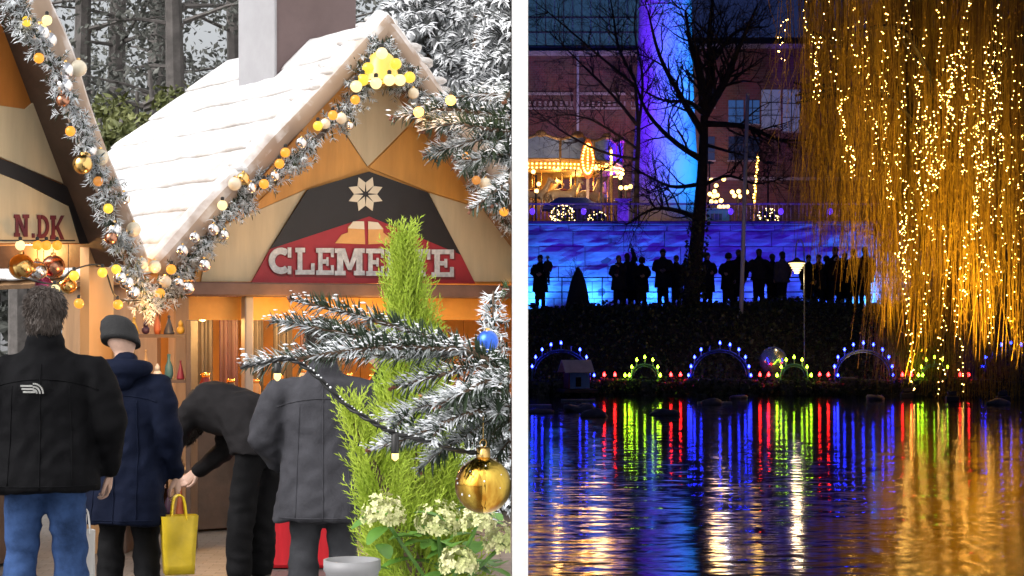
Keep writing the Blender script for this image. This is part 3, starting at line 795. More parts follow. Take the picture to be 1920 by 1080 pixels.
fir_branch('tiny green fir tip poking out from the white wall above the snowy bush', [
    dict(p=[(972, 548, d), (960, 547, d), (947, 545, d)], L=.02, snow=.2, side=False)], P(962, 548, d), 9, green=True)
# cord with small led lamps
t = thing('string_light', P(640, 740, d - .1), 'black twisted light cord draped below the long fir branch with two small lamps', 'string light')
cp = smooth_path([P(*p) for p in ((453, 688, d - .105), (500, 678, d - .12), (545, 674, d - .12), (590, 702, d - .12), (645, 756, d - .12), (700, 792, d - .125), (740, 812, d - .12), (800, 828, d - .1), (860, 845, d - .06), (905, 850, d))], 90)
for s in (0, 1):
    b = MB(); pp = []
    for i, p in enumerate(cp):
        a = i * .75 + s * math.pi; pp.append(p + Vector((math.cos(a) * .0006, math.sin(a) * .0016, math.cos(a) * .0016)))
    b.tube(pp, .0019, 6); b.build('cord_strand', M_cord, t, smooth=True)
def led(x, y, dd, h):
    top = P(x, y, dd); k = h / F * dd
    b = MB(); b.lathe(top - Z * k, [(.0042, 0), (.0046, .003), (.0046, k * .9), (.003, k)], 10); o = b.build('lamp_holder', M_sock, t, smooth=True)
    b = MB(); b.lathe(top - Z * (k + .009), [(.001, 0), (.0042, .003), (.0042, .0095)], 10); b.build('led', glow('led_tip', (1., .62, .22), 1.6), t, smooth=True)
led(520, 680, d - .12, 20); led(741, 812, d - .12, 38)
b = MB()
for k in range(60):
    p = cp[random.randint(2, 80)]; b.ball(p + Z * .003 + Vector((random.gauss(0, .001), -.001, 0)), random.uniform(.0006, .0016), 5, 4)
b.build('snow_grains', M_snow, t, kind='stuff')
for x, y, dd, nm in ((785, 210, du - .07, 'glowing bulb at the tip of the upper fir branch'), (845, 188, du - .06, 'glowing bulb in the middle of the upper fir branch')):
    o = thing('branch_bulb', P(x, y, dd), nm, 'bulb', 'bulbs on the upper fir branch'); string_bulb(o, P(x, y, dd), .0075, glow('amber_led', (1., .50, .10), 2.2))
    lamp(P(x, y, dd - .02), .05, (1, .5, .12), .006, 'bulb_light')

# gold bauble
M_crackle = bpy.data.materials.new('crackled_gold'); n, l = nodes_of(M_crackle); b = n['Principled BSDF']
b.inputs['Metallic'].default_value = 1; b.inputs['Roughness'].default_value = .13
tc = n.new('ShaderNodeTexCoord'); nz = n.new('ShaderNodeTexNoise'); nz.inputs['Scale'].default_value = 45; nz.inputs['Detail'].default_value = 4
mp = n.new('ShaderNodeMapping'); mp.inputs['Scale'].default_value = (1, 1, .35); l.new(tc.outputs['Object'], mp.inputs[0]); l.new(mp.outputs[0], nz.inputs[0])
rp = n.new('ShaderNodeValToRGB'); rp.color_ramp.elements[0].color = (.42, .18, .02, 1); rp.color_ramp.elements[0].position = .36; rp.color_ramp.elements[1].color = (.95, .66, .12, 1); rp.color_ramp.elements[1].position = .6
l.new(nz.outputs['Fac'], rp.inputs[0]); l.new(rp.outputs[0], b.inputs['Base Color'])
vo = n.new('ShaderNodeTexVoronoi'); vo.feature = 'DISTANCE_TO_EDGE'; vo.inputs['Scale'].default_value = 55; l.new(mp.outputs[0], vo.inputs[0])
bp = n.new('ShaderNodeBump'); bp.inputs['Distance'].default_value = .003; bp.inputs['Strength'].default_value = .6; l.new(vo.outputs['Distance'], bp.inputs['Height']); l.new(bp.outputs[0], b.inputs['Normal'])
bc = P(906, 910, DB - .04); br = 53 / F * (DB - .04)
t = thing('gold_bauble', bc, 'crackled gold glass bauble hanging from the fir spray at lower right of the market', 'bauble')
b = MB(); b.ball(bc, br, 40, 28); b.build('glass_ball', M_crackle, t, smooth=True)
b = MB(); b.lathe(bc + Z * br * .97, [(.0085, -.001), (.009, .002), (.0085, .012), (.006, .0135)], 16); b.build('cap', M_goldball, t, smooth=True)
b = MB(); ring = [bc + Z * (br + .017) + Vector((math.cos(a) * .004, 0, math.sin(a) * .005)) for a in np.linspace(0, 2 * math.pi, 13)]; b.tube(ring, .0006, 5); b.tube([bc + Z * (br + .02), bc + Z * (br + .05)], .0006, 4); b.build('hook', M_goldball, t)
b = MB()
for k in range(26):
    a = random.uniform(0, 6.28); e = random.uniform(-.5, 1.2); nn = Vector((math.cos(a) * math.cos(e), math.sin(a) * math.cos(e), math.sin(e)))
    b.ball(bc + nn * br, random.uniform(.0006, .0018), 5, 4)
b.build('snow_grains', M_snow, t, kind='stuff')

# ------------------------------------------------------------------ golden cypress and hydrangeas in the foreground
DC = 4.2
M_lime = mat('lime_foliage', (.42, .52, .06), .6, col2=(.26, .38, .03), scale=9, spec=.3)
for m_ in (M_lime,):
    m_.node_tree.nodes['Principled BSDF'].inputs['Subsurface Weight'].default_value = 0
def cypress(name, label, base, apex, rbase, n, seed):
    t = thing(name, base, label, 'conifer'); rng = np.random.default_rng(seed)
    b = MB(); b.tube([base, base.lerp(apex, .5) + Vector((.01, 0, 0)), apex], [.018, .012, .003], 7); b.build('trunk', M_bark, t)
    b = MB(); H = (apex - base).length
    for k in range(n):
        z = rng.beta(1.1, 1.25); a = rng.uniform(0, 2 * math.pi); rr = rbase * (1 - z) ** .8 * rng.uniform(.25, 1.) ** .5
        out = Vector((math.cos(a), math.sin(a), 0)); p = base.lerp(apex, z) + out * rr * .55
        d = (out * (.75 - .35 * z) + Vector((0, 0, .8 + .4 * z)) + Vector(rng.normal(size=3)) * .18).normalized()
        L = rng.uniform(.06, .13) * (1.1 - .35 * z)
        # a flat feathery spray: a spine with alternating scale-leaf shoots
        lat = d.cross(Vector(rng.normal(size=3))).normalized(); up = lat.cross(d)
        m = 9
        for j in range(m):
            q0 = p + d * L * j / m; s = 1 if j % 2 else -1; l2 = L * .38 * (1 - .75 * j / m)
            e = q0 + (d * .7 + lat * s * .75).normalized() * l2; w_ = d * .0022 + up * .0008; h = up * .002
            b.add([q0 - w_, q0 + w_, e + d * .004, q0 + h], [(0, 1, 2), (0, 2, 3), (1, 3, 2)])
            g_ = q0 + (e - q0) * .45; e2 = g_ + (d * .9 + lat * s * .2).normalized() * l2 * .55
            b.add([g_ - lat * .0018, g_ + lat * .0018, e2, g_ + h], [(0, 1, 2), (0, 2, 3), (1, 3, 2)])
        b.add([p - lat * .0025, p + lat * .0025, p + d * L, p + up * .003], [(0, 1, 2), (0, 2, 3), (1, 3, 2)])
    b.build('crown', M_lime, t, clip='L', kind='stuff')
    return t
cypress('golden_cypress', 'lime green golden cypress rising in front of the sign to a feathery tip', P(810, 1500, DC), P(757, 462, DC), .29, 2000, 21)
cypress('golden_cypress', 'low lime green cypress shoot leaning left beside the grey coat', P(800, 1120, DC - .15), P(655, 778, DC - .2), .13, 330, 22)
M_hyleaf = mat('hydrangea_leaf', (.06, .15, .02), .45, col2=(.10, .24, .03), scale=12, bump=.001)
M_petal = mat('cream_petal', (.66, .62, .36), .6, col2=(.46, .52, .18), scale=20)
hyd = thing('hydrangea', P(830, 1110, 3.8), 'cream flowering hydrangea under the gold bauble', 'plant'); rng = np.random.default_rng(4)
b = MB()
for k, (x, y, r) in enumerate(((718, 968, 40), (822, 985, 44), (896, 982, 32), (944, 1020, 38), (860, 1060, 36))):
    c = P(x, y, 3.75 + .05 * (k % 2)); rr = r / F * 3.8
    fl = MB(); N = 130; dirs = norm_rows(rng.normal(size=(N, 3))); dirs[:, 2] = np.abs(dirs[:, 2]) * .9 - .25
    for q_ in dirs:
        q_ = Vector(q_).normalized(); p = c + Vector((q_.x, q_.y, q_.z * 1.15)) * rr * rng.uniform(.7, 1.05); t1 = q_.orthogonal().normalized(); t1.rotate(Matrix.Rotation(rng.uniform(0, 6), 3, q_)); t2 = q_.cross(t1)
        for a in range(4):
            an = a * math.pi / 2; e = t1 * math.cos(an) + t2 * math.sin(an); f = q_.cross(e)
            s = .0068 * rng.uniform(.8, 1.2)
            fl.add([p, p + e * s * .6 + f * s * .45 + q_ * .001, p + e * s * 1.15 + q_ * .0025, p + e * s * .6 - f * s * .45 + q_ * .001], [(0, 1, 2), (0, 2, 3)])
    fl.build('flower_head', M_petal, hyd, clip='L')
    b.tube([P(830, 1130, 3.85), c], .004, 5)
b.build('stem', M_hyleaf, hyd)
lf = MB()
def big_leaf(mb, p, d, L, W, up):
    lat = d.cross(up).normalized(); n_ = 6; vs = []; 
    for i in range(n_ + 1):
        s = i / n_; w_ = W * math.sin(math.pi * min(1, s * .9 + .06)) ** .8; c = p + d * L * s - up * (L * .25 * s * s)
        vs += [c - lat * w_ + up * w_ * .25, c, c + lat * w_ + up * w_ * .25]
    mb.add(vs, [f for i in range(n_) for f in ((i * 3, i * 3 + 1, i * 3 + 4, i * 3 + 3), (i * 3 + 1, i * 3 + 2, i * 3 + 5, i * 3 + 4))])
for k in range(46):
    p = P(rng.uniform(690, 950), rng.uniform(960, 1100), 3.85 + rng.uniform(-.08, .15)); a = rng.uniform(0, 6.28)
    L1 = MB(); big_leaf(L1, p, Vector((math.cos(a), math.sin(a) * .7 - .3, rng.uniform(-.1, .5))).normalized(), rng.uniform(.05, .09), rng.uniform(.016, .026), Vector((0, 0, 1)))
    L1.build('leaf', M_hyleaf, hyd, smooth=True, clip='L')
t = thing('planter_pot', P(655, 1160, 3.7), 'pale grey planter rim at the bottom edge beside the hydrangea', 'pot')
c = P(660, 1150, 3.75); b = MB(); b.lathe(c - Z * .12, [(.035, -.1), (.044, .06), (.052, .20), (.056, .205), (.056, .225), (.050, .225), (.047, .2)], 28); b.build('pot', mat('pale_stoneware', (.22, .22, .23), .5, var=.06, scale=12), t, smooth=True)
b = MB(); b.lathe(c - Z * .12, [(.045, .17), (.03, .195), (.001, .2)], 20); b.build('soil', mat('dark_soil', (.03, .022, .015), .9, var=.4, scale=40, bump=.004), t)

# snowy dwarf fir with a blue ball, at the white wall
def snow_fir(base, H, r, label, n, seed, m=None, nl=.05, nw=.006, clip='L'):
    t = thing('snowy_fir', base, label, 'fir tree'); rng = np.random.default_rng(seed)
    b = MB(); b.tube([base, base + Z * H], [H * .03, .004], 7); b.build('trunk', M_bark, t, clip=clip)
    b = MB()
    for k in range(n):
        z = rng.uniform(.03, 1) ** 1.15; a = rng.uniform(0, 6.283); ln = r * (1 - z) * rng.uniform(.7, 1.1) + H * .02
        p = base + Z * (z * H); o = Vector((math.cos(a), math.sin(a), 0))
        q_ = [p, p + o * ln * .5 + Z * (-.05 * ln), p + o * ln + Z * (-.28 * ln)]
        needles(b, smooth_path(q_, 6), 130, nl, nw, spread=.95, flat=.8, up_bias=.4, rng=rng)
    b.build('crown', m or M_garland, t, clip=clip, kind='stuff')
    return t
sf_ = snow_fir(P(925, 960, 8.0), P(925, 545, 8.0).z - P(925, 960, 8.0).z, .30, 'small snow covered fir with a blue ball behind the branch, at the white wall', 260, 31)
ornament(sf_, P(914, 640, 7.72), .045, mat('blue_ornament', (.05, .16, .75), .25, metal=.7))

# ------------------------------------------------------------------ trees behind the stalls
M_darkleaf = mat('winter_tree_foliage', (.15, .155, .14), .7, col2=(.075, .08, .07), scale=1.5)
M_olive = mat('olive_evergreen', (.17, .18, .05), .6, col2=(.08, .10, .03), scale=2.5)
M_trunk = mat('dark_trunk', (.10, .09, .085), .85, var=.35, scale=6, bump=.01)
def park_tree(px, d, H, r, label, seed, n=1500, leaf=.09, m=M_darkleaf, lo=.35, name='park_tree', clip='L'):
    rng = np.random.default_rng(seed); x = (px - 960) / F * d; base = Vector((x, d, 0))
    t = thing(name, base, label, 'tree', 'trees behind the stalls')
    st = MB(); st.tube(smooth_path([base, base + Vector((rng.normal() * .1, 0, H * .5)), base + Vector((rng.normal() * .2, 0, H))], 9), [r * .09 * (1 - .09 * i) for i in range(9)], 8)
    cen = []
    for k in range(34):
        z = rng.uniform(lo, .98); a = rng.uniform(0, 6.283); ln = r * rng.uniform(.5, 1.) * (1.1 - .5 * z)
        p = base + Z * (z * H); e = p + Vector((math.cos(a) * ln, math.sin(a) * ln, rng.uniform(-.1, .35) * ln)); st.tube([p, p.lerp(e, .5) + Z * .05, e], [.035, .022, .008], 5)
        cen += [e, p.lerp(e, .6), p.lerp(e, .8)]
    st.build('trunk', M_trunk, t, clip=clip)
    C = np.array([list(c) for c in cen]); idx = rng.integers(0, len(C), n); pts = C[idx] + rng.normal(size=(n, 3)) * np.array([.3, .3, .24]) * r * .35
    b = MB(); leaf_quads(b, pts, leaf, rng, .5); b.build('crown', m, t, clip=clip, kind='stuff')
LABS = ['dark bare-looking tree', 'dark trunked tree', 'sparse dark tree']
for k, (px, d_, H, r, n_) in enumerate(((345, 24, 9.5, 2.0, 1500), (235, 27, 10, 2.2, 1300), (440, 29, 10.5, 2.4, 1300), (150, 25, 9.5, 2.0, 1200), (600, 33, 12, 2.8, 1500), (40, 29, 11, 2.4, 1200), (300, 34, 12, 3.0, 1500), (480, 37, 13, 3.2, 1500))):
    park_tree(px, d_, H, r, ['tall dark tree with bold trunk rising above the snowy roof', 'dark tree behind the garland of the left stall', 'dark tree just left of the chimney', 'slender dark tree nearest the left rake', 'wide dark tree behind the chimney', 'dark tree at the far left corner above the left stall', 'far dark tree between the left stall and the roof', 'farthest dark tree showing beside the grey chimney panel'][k], 40 + k, n_ * 3, .048, lo=.25)
for k, (px, d_, H, r) in enumerate(((270, 21, 4.1, .9), (225, 20, 3.7, .8), (330, 21.5, 4.4, .9))):
    park_tree(px, d_, H, r, ['olive green evergreen shrub behind the snowy roof', 'olive shrub right beside the left stall rake', 'tallest olive shrub, at the roof corner'][k], 60 + k, 4200, .05, M_olive, lo=.1, name='evergreen_shrub')
M_whitefir = snowy('deep_snow_fir', (.12, .125, .12), thr=-.35, wid=.9, nscale=8, snow=(.80, .82, .85))
for k, (px, d_, H, r) in enumerate(((800, 22, 7.2, 1.3), (900, 25, 8.6, 1.6), (965, 20.5, 6.3, 1.2), (850, 29, 9.5, 2.0))):
    snow_fir(Vector(((px - 960) / F * d_, d_, 0)), H, r, ['snow laden fir right behind the gable top', 'taller snow laden fir between gable and white wall', 'snow laden fir nearest the white wall', 'farthest and tallest snow laden fir behind the gable'][k], 420, 70 + k, M_whitefir, .16, .03)
# hedge at the back of the market
t = thing('hedge', (-8, 40, 0), 'dark hedge closing the far end of the market', 'hedge'); b = MB(); rng = np.random.default_rng(2)
leaf_quads(b, np.column_stack([rng.uniform(-24, -.2, 9000), rng.normal(40, .5, 9000), rng.uniform(0, 4.2, 9000)]), .16, rng); b.build('foliage', M_darkleaf, t, clip='L', kind='stuff')
b = MB()
for k in range(40): b.tube([(-24 + k * .6, 40.3, 0), (-24 + k * .6 + .1, 40.2, 3.6)], .04, 5)
b.build('stems', M_trunk, t, kind='stuff')
# ------------------------------------------------------------------ people
from mathutils.bvhtree import BVHTree
SURF = {}
M_skin = mat('skin', (.52, .33, .25), .5, var=.08, scale=20)
def cap_tube(mb, pts, rx, n=10, lat=None, ry=None):
    """a tube with rounded ends"""
    pts = [Vector(p) for p in pts]; m = len(pts)
    rx = list(rx) if hasattr(rx, '__len__') else [rx] * m; ry = list(ry) if ry is not None and hasattr(ry, '__len__') else (rx[:] if ry is None else [ry] * m)
    t0 = (pts[0] - pts[1]).normalized(); t1 = (pts[-1] - pts[-2]).normalized()
    P_ = [pts[0] + t0 * min(rx[0], ry[0]) * .85, pts[0] + t0 * min(rx[0], ry[0]) * .5] + pts + [pts[-1] + t1 * min(rx[-1], ry[-1]) * .5, pts[-1] + t1 * min(rx[-1], ry[-1]) * .85]
    X = [rx[0] * .35, rx[0] * .82] + rx + [rx[-1] * .82, rx[-1] * .35]; Y = [ry[0] * .35, ry[0] * .82] + ry + [ry[-1] * .82, ry[-1] * .35]
    mb.tube(P_, X, n, True, lat, Y)

def ellip(mb, c, sx, sy, sz, M=None): mb.ball(c, 1, 14, 10, (sx, sy, sz), M)

HAND = {}
def hand_mesh(curl, m, vox=.006):
    """palm with four unequal bent fingers and a thumb; wrist at origin, fingers down -z, palm facing +x (thumb +y)"""
    k = (round(curl, 2), m.name, vox)
    if k in HAND: return HAND[k]
    b = MB(); cap_tube(b, [(0, 0, .01), (0, 0, -.03), (0, .002, -.085)], [.028, .036, .040], 10, (0, 1, 0), [.022, .017, .014])
    for i, (y, L) in enumerate(((.030, .070), (.010, .080), (-.011, .074), (-.031, .058))):
        p = Vector((0, y, -.088)); a = 0; pts = [p]
        for s, f in ((.45, .6), (.32, 1.1), (.23, .8)):
            a += curl * f; p = p + Vector((math.sin(a), 0, -math.cos(a))) * L * s; pts.append(p)
        cap_tube(b, pts, [.0095, .0088, .0082, .0072], 8)
    cap_tube(b, [(.006, .03, -.02), (.018, .058, -.045), (.026, .066, -.075), (.03, .06, -.095)], [.014, .012, .0105, .009], 8)
    HAND[k] = shell_mesh(b, 'hand', m, vox, 2)
    return HAND[k]

def person(loc, rotz, label, H=1.75, coat=None, legs=None, hair=None, hat=None, hem=.78, spine=None, head=None, armL=None, armR=None, feet=None,
           vox=.016, wide=1., flare=1.0, group=None, hood=False, skirt=False, hands=True, sleeve=None, scarf=None, face=True, knee=None, parts=None, collar=True, hairlen=0., pants_r=1.):
    """facing +y in its own frame. spine = [hip, waist, chest, neck] ; arms = [shoulder, elbow, wrist]"""
    k = H / 1.75
    t = thing('person', loc, label, 'person', group, rotz)
    V3 = lambda p: Vector(p) * k
    sp = [V3(p) for p in (spine or [(0, 0, .92), (0, .01, 1.10), (0, .015, 1.30), (0, -.005, 1.46)])]
    hd = V3(head or (0, .02, 1.625))
    up = (sp[3] - sp[2]).normalized(); X = Vector((1, 0, 0))
    sh = sp[3] - up * .06 * k
    aL = [V3(p) for p in (armL or [(-.19, 0, 1.42), (-.25, -.03, 1.15), (-.24, .06, .92)])]
    aR = [V3(p) for p in (armR or [(.19, 0, 1.42), (.25, -.03, 1.15), (.24, .06, .92)])]
    ft = [V3(p) for p in (feet or [(-.10, 0, .07), (.10, .03, .07)])]
    hips = [sp[0] + X * s * .09 * k - Vector((0, 0, .03)) for s in (-1, 1)]
    kn = [(hips[i] + ft[i]) / 2 + Vector((0, .035, .02)) * k for i in (0, 1)]
    if knee: kn = [V3(p) for p in knee]
    # body: one continuous surface
    b = MB()
    cap_tube(b, sp[:3] + [sh], [.14 * k, .12 * k, .13 * k, .075 * k], 12, X, [.10 * k, .09 * k, .09 * k, .06 * k])
    cap_tube(b, [sh, sp[3], hd - (hd - sp[3]) * .25], [.06 * k, .052 * k, .05 * k], 10)
    hu = (hd - sp[3]).normalized(); fw = hu.cross(X) * -1; fw = fw if fw.y > 0 or abs(fw.y) < .2 else -fw
    HM = Matrix((X, fw, hu)).transposed()
    ellip(b, hd + hu * .012 * k, .082 * k, .100 * k, .112 * k, HM); ellip(b, hd - hu * .05 * k + fw * .025 * k, .055 * k, .07 * k, .065 * k, HM)
    if face:
        cap_tube(b, [hd + fw * .085 * k + hu * .01 * k, hd + fw * .108 * k - hu * .028 * k], [.010 * k, .016 * k], 6)
        for s in (-1, 1): ellip(b, hd + X * s * .078 * k - hu * .01 * k, .012 * k, .022 * k, .032 * k, HM)
    for ar in (aL, aR): cap_tube(b, [sh.lerp(ar[0], .35) - up * .07 * k, ar[0] - up * .07 * k, ar[1], ar[2]], [.045 * k, .048 * k, .040 * k, .030 * k], 9)
    for i in (0, 1): cap_tube(b, [hips[i], kn[i], ft[i]], [.085 * k, .058 * k, .042 * k], 10); cap_tube(b, [ft[i] - Vector((0, .05, .02)) * k, ft[i] + Vector((0, .13, -.03)) * k], [.035 * k, .03 * k], 8)
    link_mesh('body', shell_mesh(b, 'body', M_skin, vox * 1.15, 3), t)
    # trousers
    b = MB()
    for i in (0, 1): cap_tube(b, [hips[i] + Vector((0, 0, .06)) * k, kn[i], ft[i] + Vector((0, -.005, .04)) * k], [.100 * k, .078 * k * pants_r, .070 * k * pants_r], 12)
    cap_tube(b, [sp[0] - Vector((0, 0, .03)) * k, sp[0] + (sp[1] - sp[0]) * .6], [.175 * k, .155 * k], 14, X, [.125 * k, .115 * k])
    tm = shell_mesh(b, 'trousers', legs, vox, 3)
    if vox < .02:
        for v in tm.vertices:
            c_ = Vector(v.co); v.co = c_ + Vector(v.normal) * (.012 * mnoise.noise(Vector((c_.x * 7, c_.y * 7 + H, c_.z * 5))) - .02 * (abs(mnoise.noise(Vector((c_.x * 6 + c_.z * 3, c_.y * 6, c_.z * 13)))) - .2))
    link_mesh('trousers', tm, t)
    for i in (0, 1):
        b = MB(); cap_tube(b, [ft[i] + Vector((0, -.06, -.025)) * k, ft[i] + Vector((0, .02, -.015)) * k, ft[i] + Vector((0, .15, -.035)) * k], [.046 * k, .05 * k, .044 * k], 10, X, [.045 * k, .052 * k, .032 * k])
        me = b.mesh('shoe', mat('dark_shoe', (.02, .018, .016), .5, var=.2), smooth=True); link_mesh('shoe', me, t)
    # coat: torso fused with its sleeves
    b = MB()
    d0 = (sp[0] - sp[1]).normalized() if not spine else Vector((0, 0, -1))
    hl = max(.0, (.92 - hem)) * k
    hemc = sp[0] + d0 * hl
    tor = [hemc, hemc.lerp(sp[0], .5), sp[0], sp[1], sp[2], sh - up * .015 * k, sh + up * .03 * k, sp[3] + up * .01 * k]
    W = wide * k
    b.tube(tor, [.20 * W * flare, .198 * W * (flare * .5 + .5), .190 * W, .176 * W, .190 * W, .165 * W, .115 * W, .08 * k], 18, True, X, [.15 * W * flare, .148 * W * (flare * .5 + .5), .145 * W, .136 * W, .142 * W, .115 * W, .095 * W, .075 * k])
    for ar in (aL, aR):
        w_ = ar[2].lerp(ar[1], .08)
        cap_tube(b, [sh.lerp(ar[0], .4) - up * .02 * k, ar[0] - up * .05 * k, ar[0].lerp(ar[1], .5), ar[1], w_], [.070 * k, .072 * k * wide, .072 * k * wide, .066 * k * wide, .052 * k], 12)
    if collar: cap_tube(b, [sp[3] - up * .05 * k, sp[3] + up * .035 * k], [.095 * k, .088 * k], 12)
    me = shell_mesh(b, 'coat', coat, vox, 3)
    # folds in the cloth
    if vox < .02:
        n_ = len(me.vertices); co = np.empty(n_ * 3); me.vertices.foreach_get('co', co); co = co.reshape(-1, 3)
        no = np.array([list(v.normal) for v in me.vertices]); sd = (hash(label) % 97) * .37
        ds = np.array([mnoise.noise(Vector((c[0] * 5 + sd, c[1] * 5, c[2] * 2.2))) * .016 + (abs(mnoise.noise(Vector((c[0] * 7 + c[2] * 4, c[1] * 9 + sd, c[2] * 10 - c[0] * 6)))) - .25) * -.022 + mnoise.noise(Vector((c[0] * 22, c[1] * 22 + sd, c[2] * 26))) * .004 for c in co])
        co += no * ds[:, None]; me.vertices.foreach_set('co', co.ravel()); me.update()
    co_o = link_mesh('coat', me, t)
    if vox < .02 and not spine:
        bmx = bmesh.new(); bmx.from_mesh(me); tree = BVHTree.FromBMesh(bmx); bmx.free()
        def surf(x, z):
            h_ = tree.ray_cast(Vector((x * k, -1.5, z * k)), Vector((0, 1, 0)), 3.)[0]
            return h_ if h_ is not None else None
        t['_'] = 0; del t['_']; SURF[t.name] = surf
        def seam(pts, r=.0035, nm='seam'):
            q_ = [surf(x, z) for x, z in pts]; q_ = [p + Vector((0, -.001, 0)) for p in q_ if p is not None]
            if len(q_) > 3:
                s_ = MB(); s_.tube(q_, r, 5); s_.build(nm, coat, co_o, local=True, smooth=True)
        seam([(0.0, z) for z in np.linspace(hem + .02, 1.40, 40)]); seam([(x, 1.33 - .03 * (x / .2) ** 2) for x in np.linspace(-.20 * wide, .20 * wide, 40)])
        seam([(x, hem + .035) for x in np.linspace(-.19 * wide, .19 * wide, 40)])
        for s in (-1, 1): seam([(s * (.10 + .03 * (1.3 - z)) * wide, z) for z in np.linspace(hem + .04, 1.30, 30)])
    if hood:
        hb_ = MB(); ar_ = [sp[3] + up * (.02 - .05 * math.sin(a)) * k + (X * math.cos(a) * .125 - fw * math.sin(a) * .125) * k for a in np.linspace(-.5, math.pi + .5, 17)]
        cap_tube(hb_, ar_, [.03 * k + .035 * k * math.sin(math.pi * i / 16) for i in range(17)], 9); hb_.ball(sp[3] - fw * .115 * k - up * .075 * k, 1, 12, 9, (.10 * k, .06 * k, .085 * k))
        link_mesh('hood', shell_mesh(hb_, 'hood', coat, .012, 3), t)
    if hands:
        for ar, s in ((aL, -1), (aR, 1)):
            o = link_mesh('hand', hand_mesh(.55, M_skin, .006 if vox < .02 else .009), t, ar[2]); dr = (ar[2] - ar[1]).normalized()
            zz = -dr; xx = (Vector((-s, 0, 0)) - zz * zz.dot(Vector((-s, 0, 0)))).normalized(); yy = zz.cross(xx)
            o.rotation_euler = Matrix((xx, yy, zz)).transposed().to_euler(); o.scale = (k, k * (-1 if False else 1), k)
    if hat is not None:
        b = MB(); hc = hd + hu * .03 * k - fw * .008 * k
        b.lathe((0, 0, 0), [(.097, -.045), (.104, -.05), (.106, -.02), (.100, .0), (.102, .03), (.092, .075), (.065, .108), (.03, .122), (.006, .126)], 60)
        b.v = [(v[0] * (1 + .018 * (i % 2)), v[1] * (1 + .018 * (i % 2)), v[2]) for i, v in enumerate(b.v)]
        b.v = [(v[0] * 1.06, v[1] * 1.06, v[2]) for v in b.v]
        b.v = [tuple(hc + HM @ (Vector(v) * k * 1.0) * 1.0) for v in b.v]
        b.build('hat', hat, t, smooth=True, local=True)
    if hair is not None and hat is None:
        b = MB(); ellip(b, hd + hu * .035 * k - fw * .018 * k, .094 * k, .108 * k, .100 * k, HM); ellip(b, hd - hu * .04 * k - fw * .045 * k, .082 * k, .064 * k, .085 * k, HM)
        if hairlen: cap_tube(b, [hd - fw * .05 * k, hd - fw * .07 * k - hu * hairlen * k], [.085 * k, .07 * k], 10, X, [.05 * k, .035 * k])
        me = shell_mesh(b, 'hair', hair, .010 if vox < .02 else .016, 2)
        for v in me.vertices:
            q_ = Vector(v.co); v.co = q_ + Vector(v.normal) * (.006 * mnoise.noise(q_ * 45) + .005 * mnoise.noise(Vector((q_.x * 160, q_.y * 160, q_.z * 25)))) if vox < .02 else q_
        ho = link_mesh('hair', me, t)
        if vox < .02:      # locks over the scalp
            rg = np.random.default_rng(len(label)); hs = MB()
            for v in me.vertices:
                if rg.uniform() < .75:
                    p_ = Vector(v.co); nn = Vector(v.normal); dn = Vector((rg.normal() * .35, rg.normal() * .35, -1)); dn = (dn - nn * dn.dot(nn)).normalized(); dn = (dn + nn * rg.uniform(.1, .45)).normalized()
                    L_ = rg.uniform(.018, .042); sd_ = dn.cross(nn).normalized() * .0022
                    hs.add([p_ - sd_, p_ + sd_, p_ + dn * L_ * .6 + nn * .004, p_ + dn * L_], [(0, 1, 2), (0, 2, 3), (1, 3, 2)])
            hs.build('locks', hair, ho, local=True, kind='stuff')
    if scarf is not None:
        b = MB(); ring = [sp[3] + up * .02 * k + (X * math.cos(a) * .095 + fw * math.sin(a) * .09) * k for a in np.linspace(0, 2 * math.pi, 15)]; b.tube(ring, .035 * k, 8, cap=False)
        cap_tube(b, [sp[3] + fw * .11 * k, sp[2] + fw * .16 * k, sp[1] + fw * .16 * k + Vector((.02, 0, .05))], [.05 * k, .055 * k, .06 * k], 8, X, [.02 * k, .02 * k, .02 * k]); b.build('scarf', scarf, t, smooth=True, local=True)
    return t

def cloth(name, col, var=.25, rough=.75, bump=.0015, sheen=0): return mat(name, col, rough, var=var, scale=7, bump=bump, bscale=90, sheen=sheen, spec=.05)
C_black = cloth('black_softshell', (.006, .006, .007)); C_navy = cloth('navy_wool', (.007, .010, .024)); C_grey = cloth('grey_wool_coat', (.050, .050, .058), bump=.002)
C_dark = cloth('charcoal_cloth', (.010, .010, .011)); C_jeans = cloth('blue_denim', (.030, .060, .15), var=.55); C_greyleg = cloth('grey_trousers', (.045, .046, .052))
C_hair = mat('dark_brown_hair', (.035, .022, .015), .5, col2=(.012, .008, .006), scale=30, stretch=(6, 6, 1))
C_hairgrey = mat('greying_hair', (.075, .055, .045), .6, col2=(.03, .022, .018), scale=40, stretch=(6, 6, 1))
def gx(px, d): return ((px - 960) / F * d, d, 0)
pa = person(gx(84, 9.0), R(6), 'person in black jacket with white back patch and blue jeans, at far left', H=1.745, coat=C_black, legs=C_jeans, hair=C_hairgrey, hem=.80, wide=1.30, hands=True, hood=False,
       armL=[(-.23, 0, 1.40), (-.31, -.03, 1.12), (-.30, .10, .88)], armR=[(.23, 0, 1.40), (.31, -.03, 1.12), (.29, .10, .88)], pants_r=1.08, feet=[(-.13, 0, .07), (.13, .05, .07)])
b = MB(); MP = mat('white_print', (.34, .34, .33), .6, var=.15, scale=40)
sf_a = SURF[pa.name]
def pdot(x, z, w_, h_):
    p_ = sf_a(x, z)
    if p_ is not None: b.box(p_ + Vector((0, -.002, 0)), (w_, .006, h_), bev=.001)
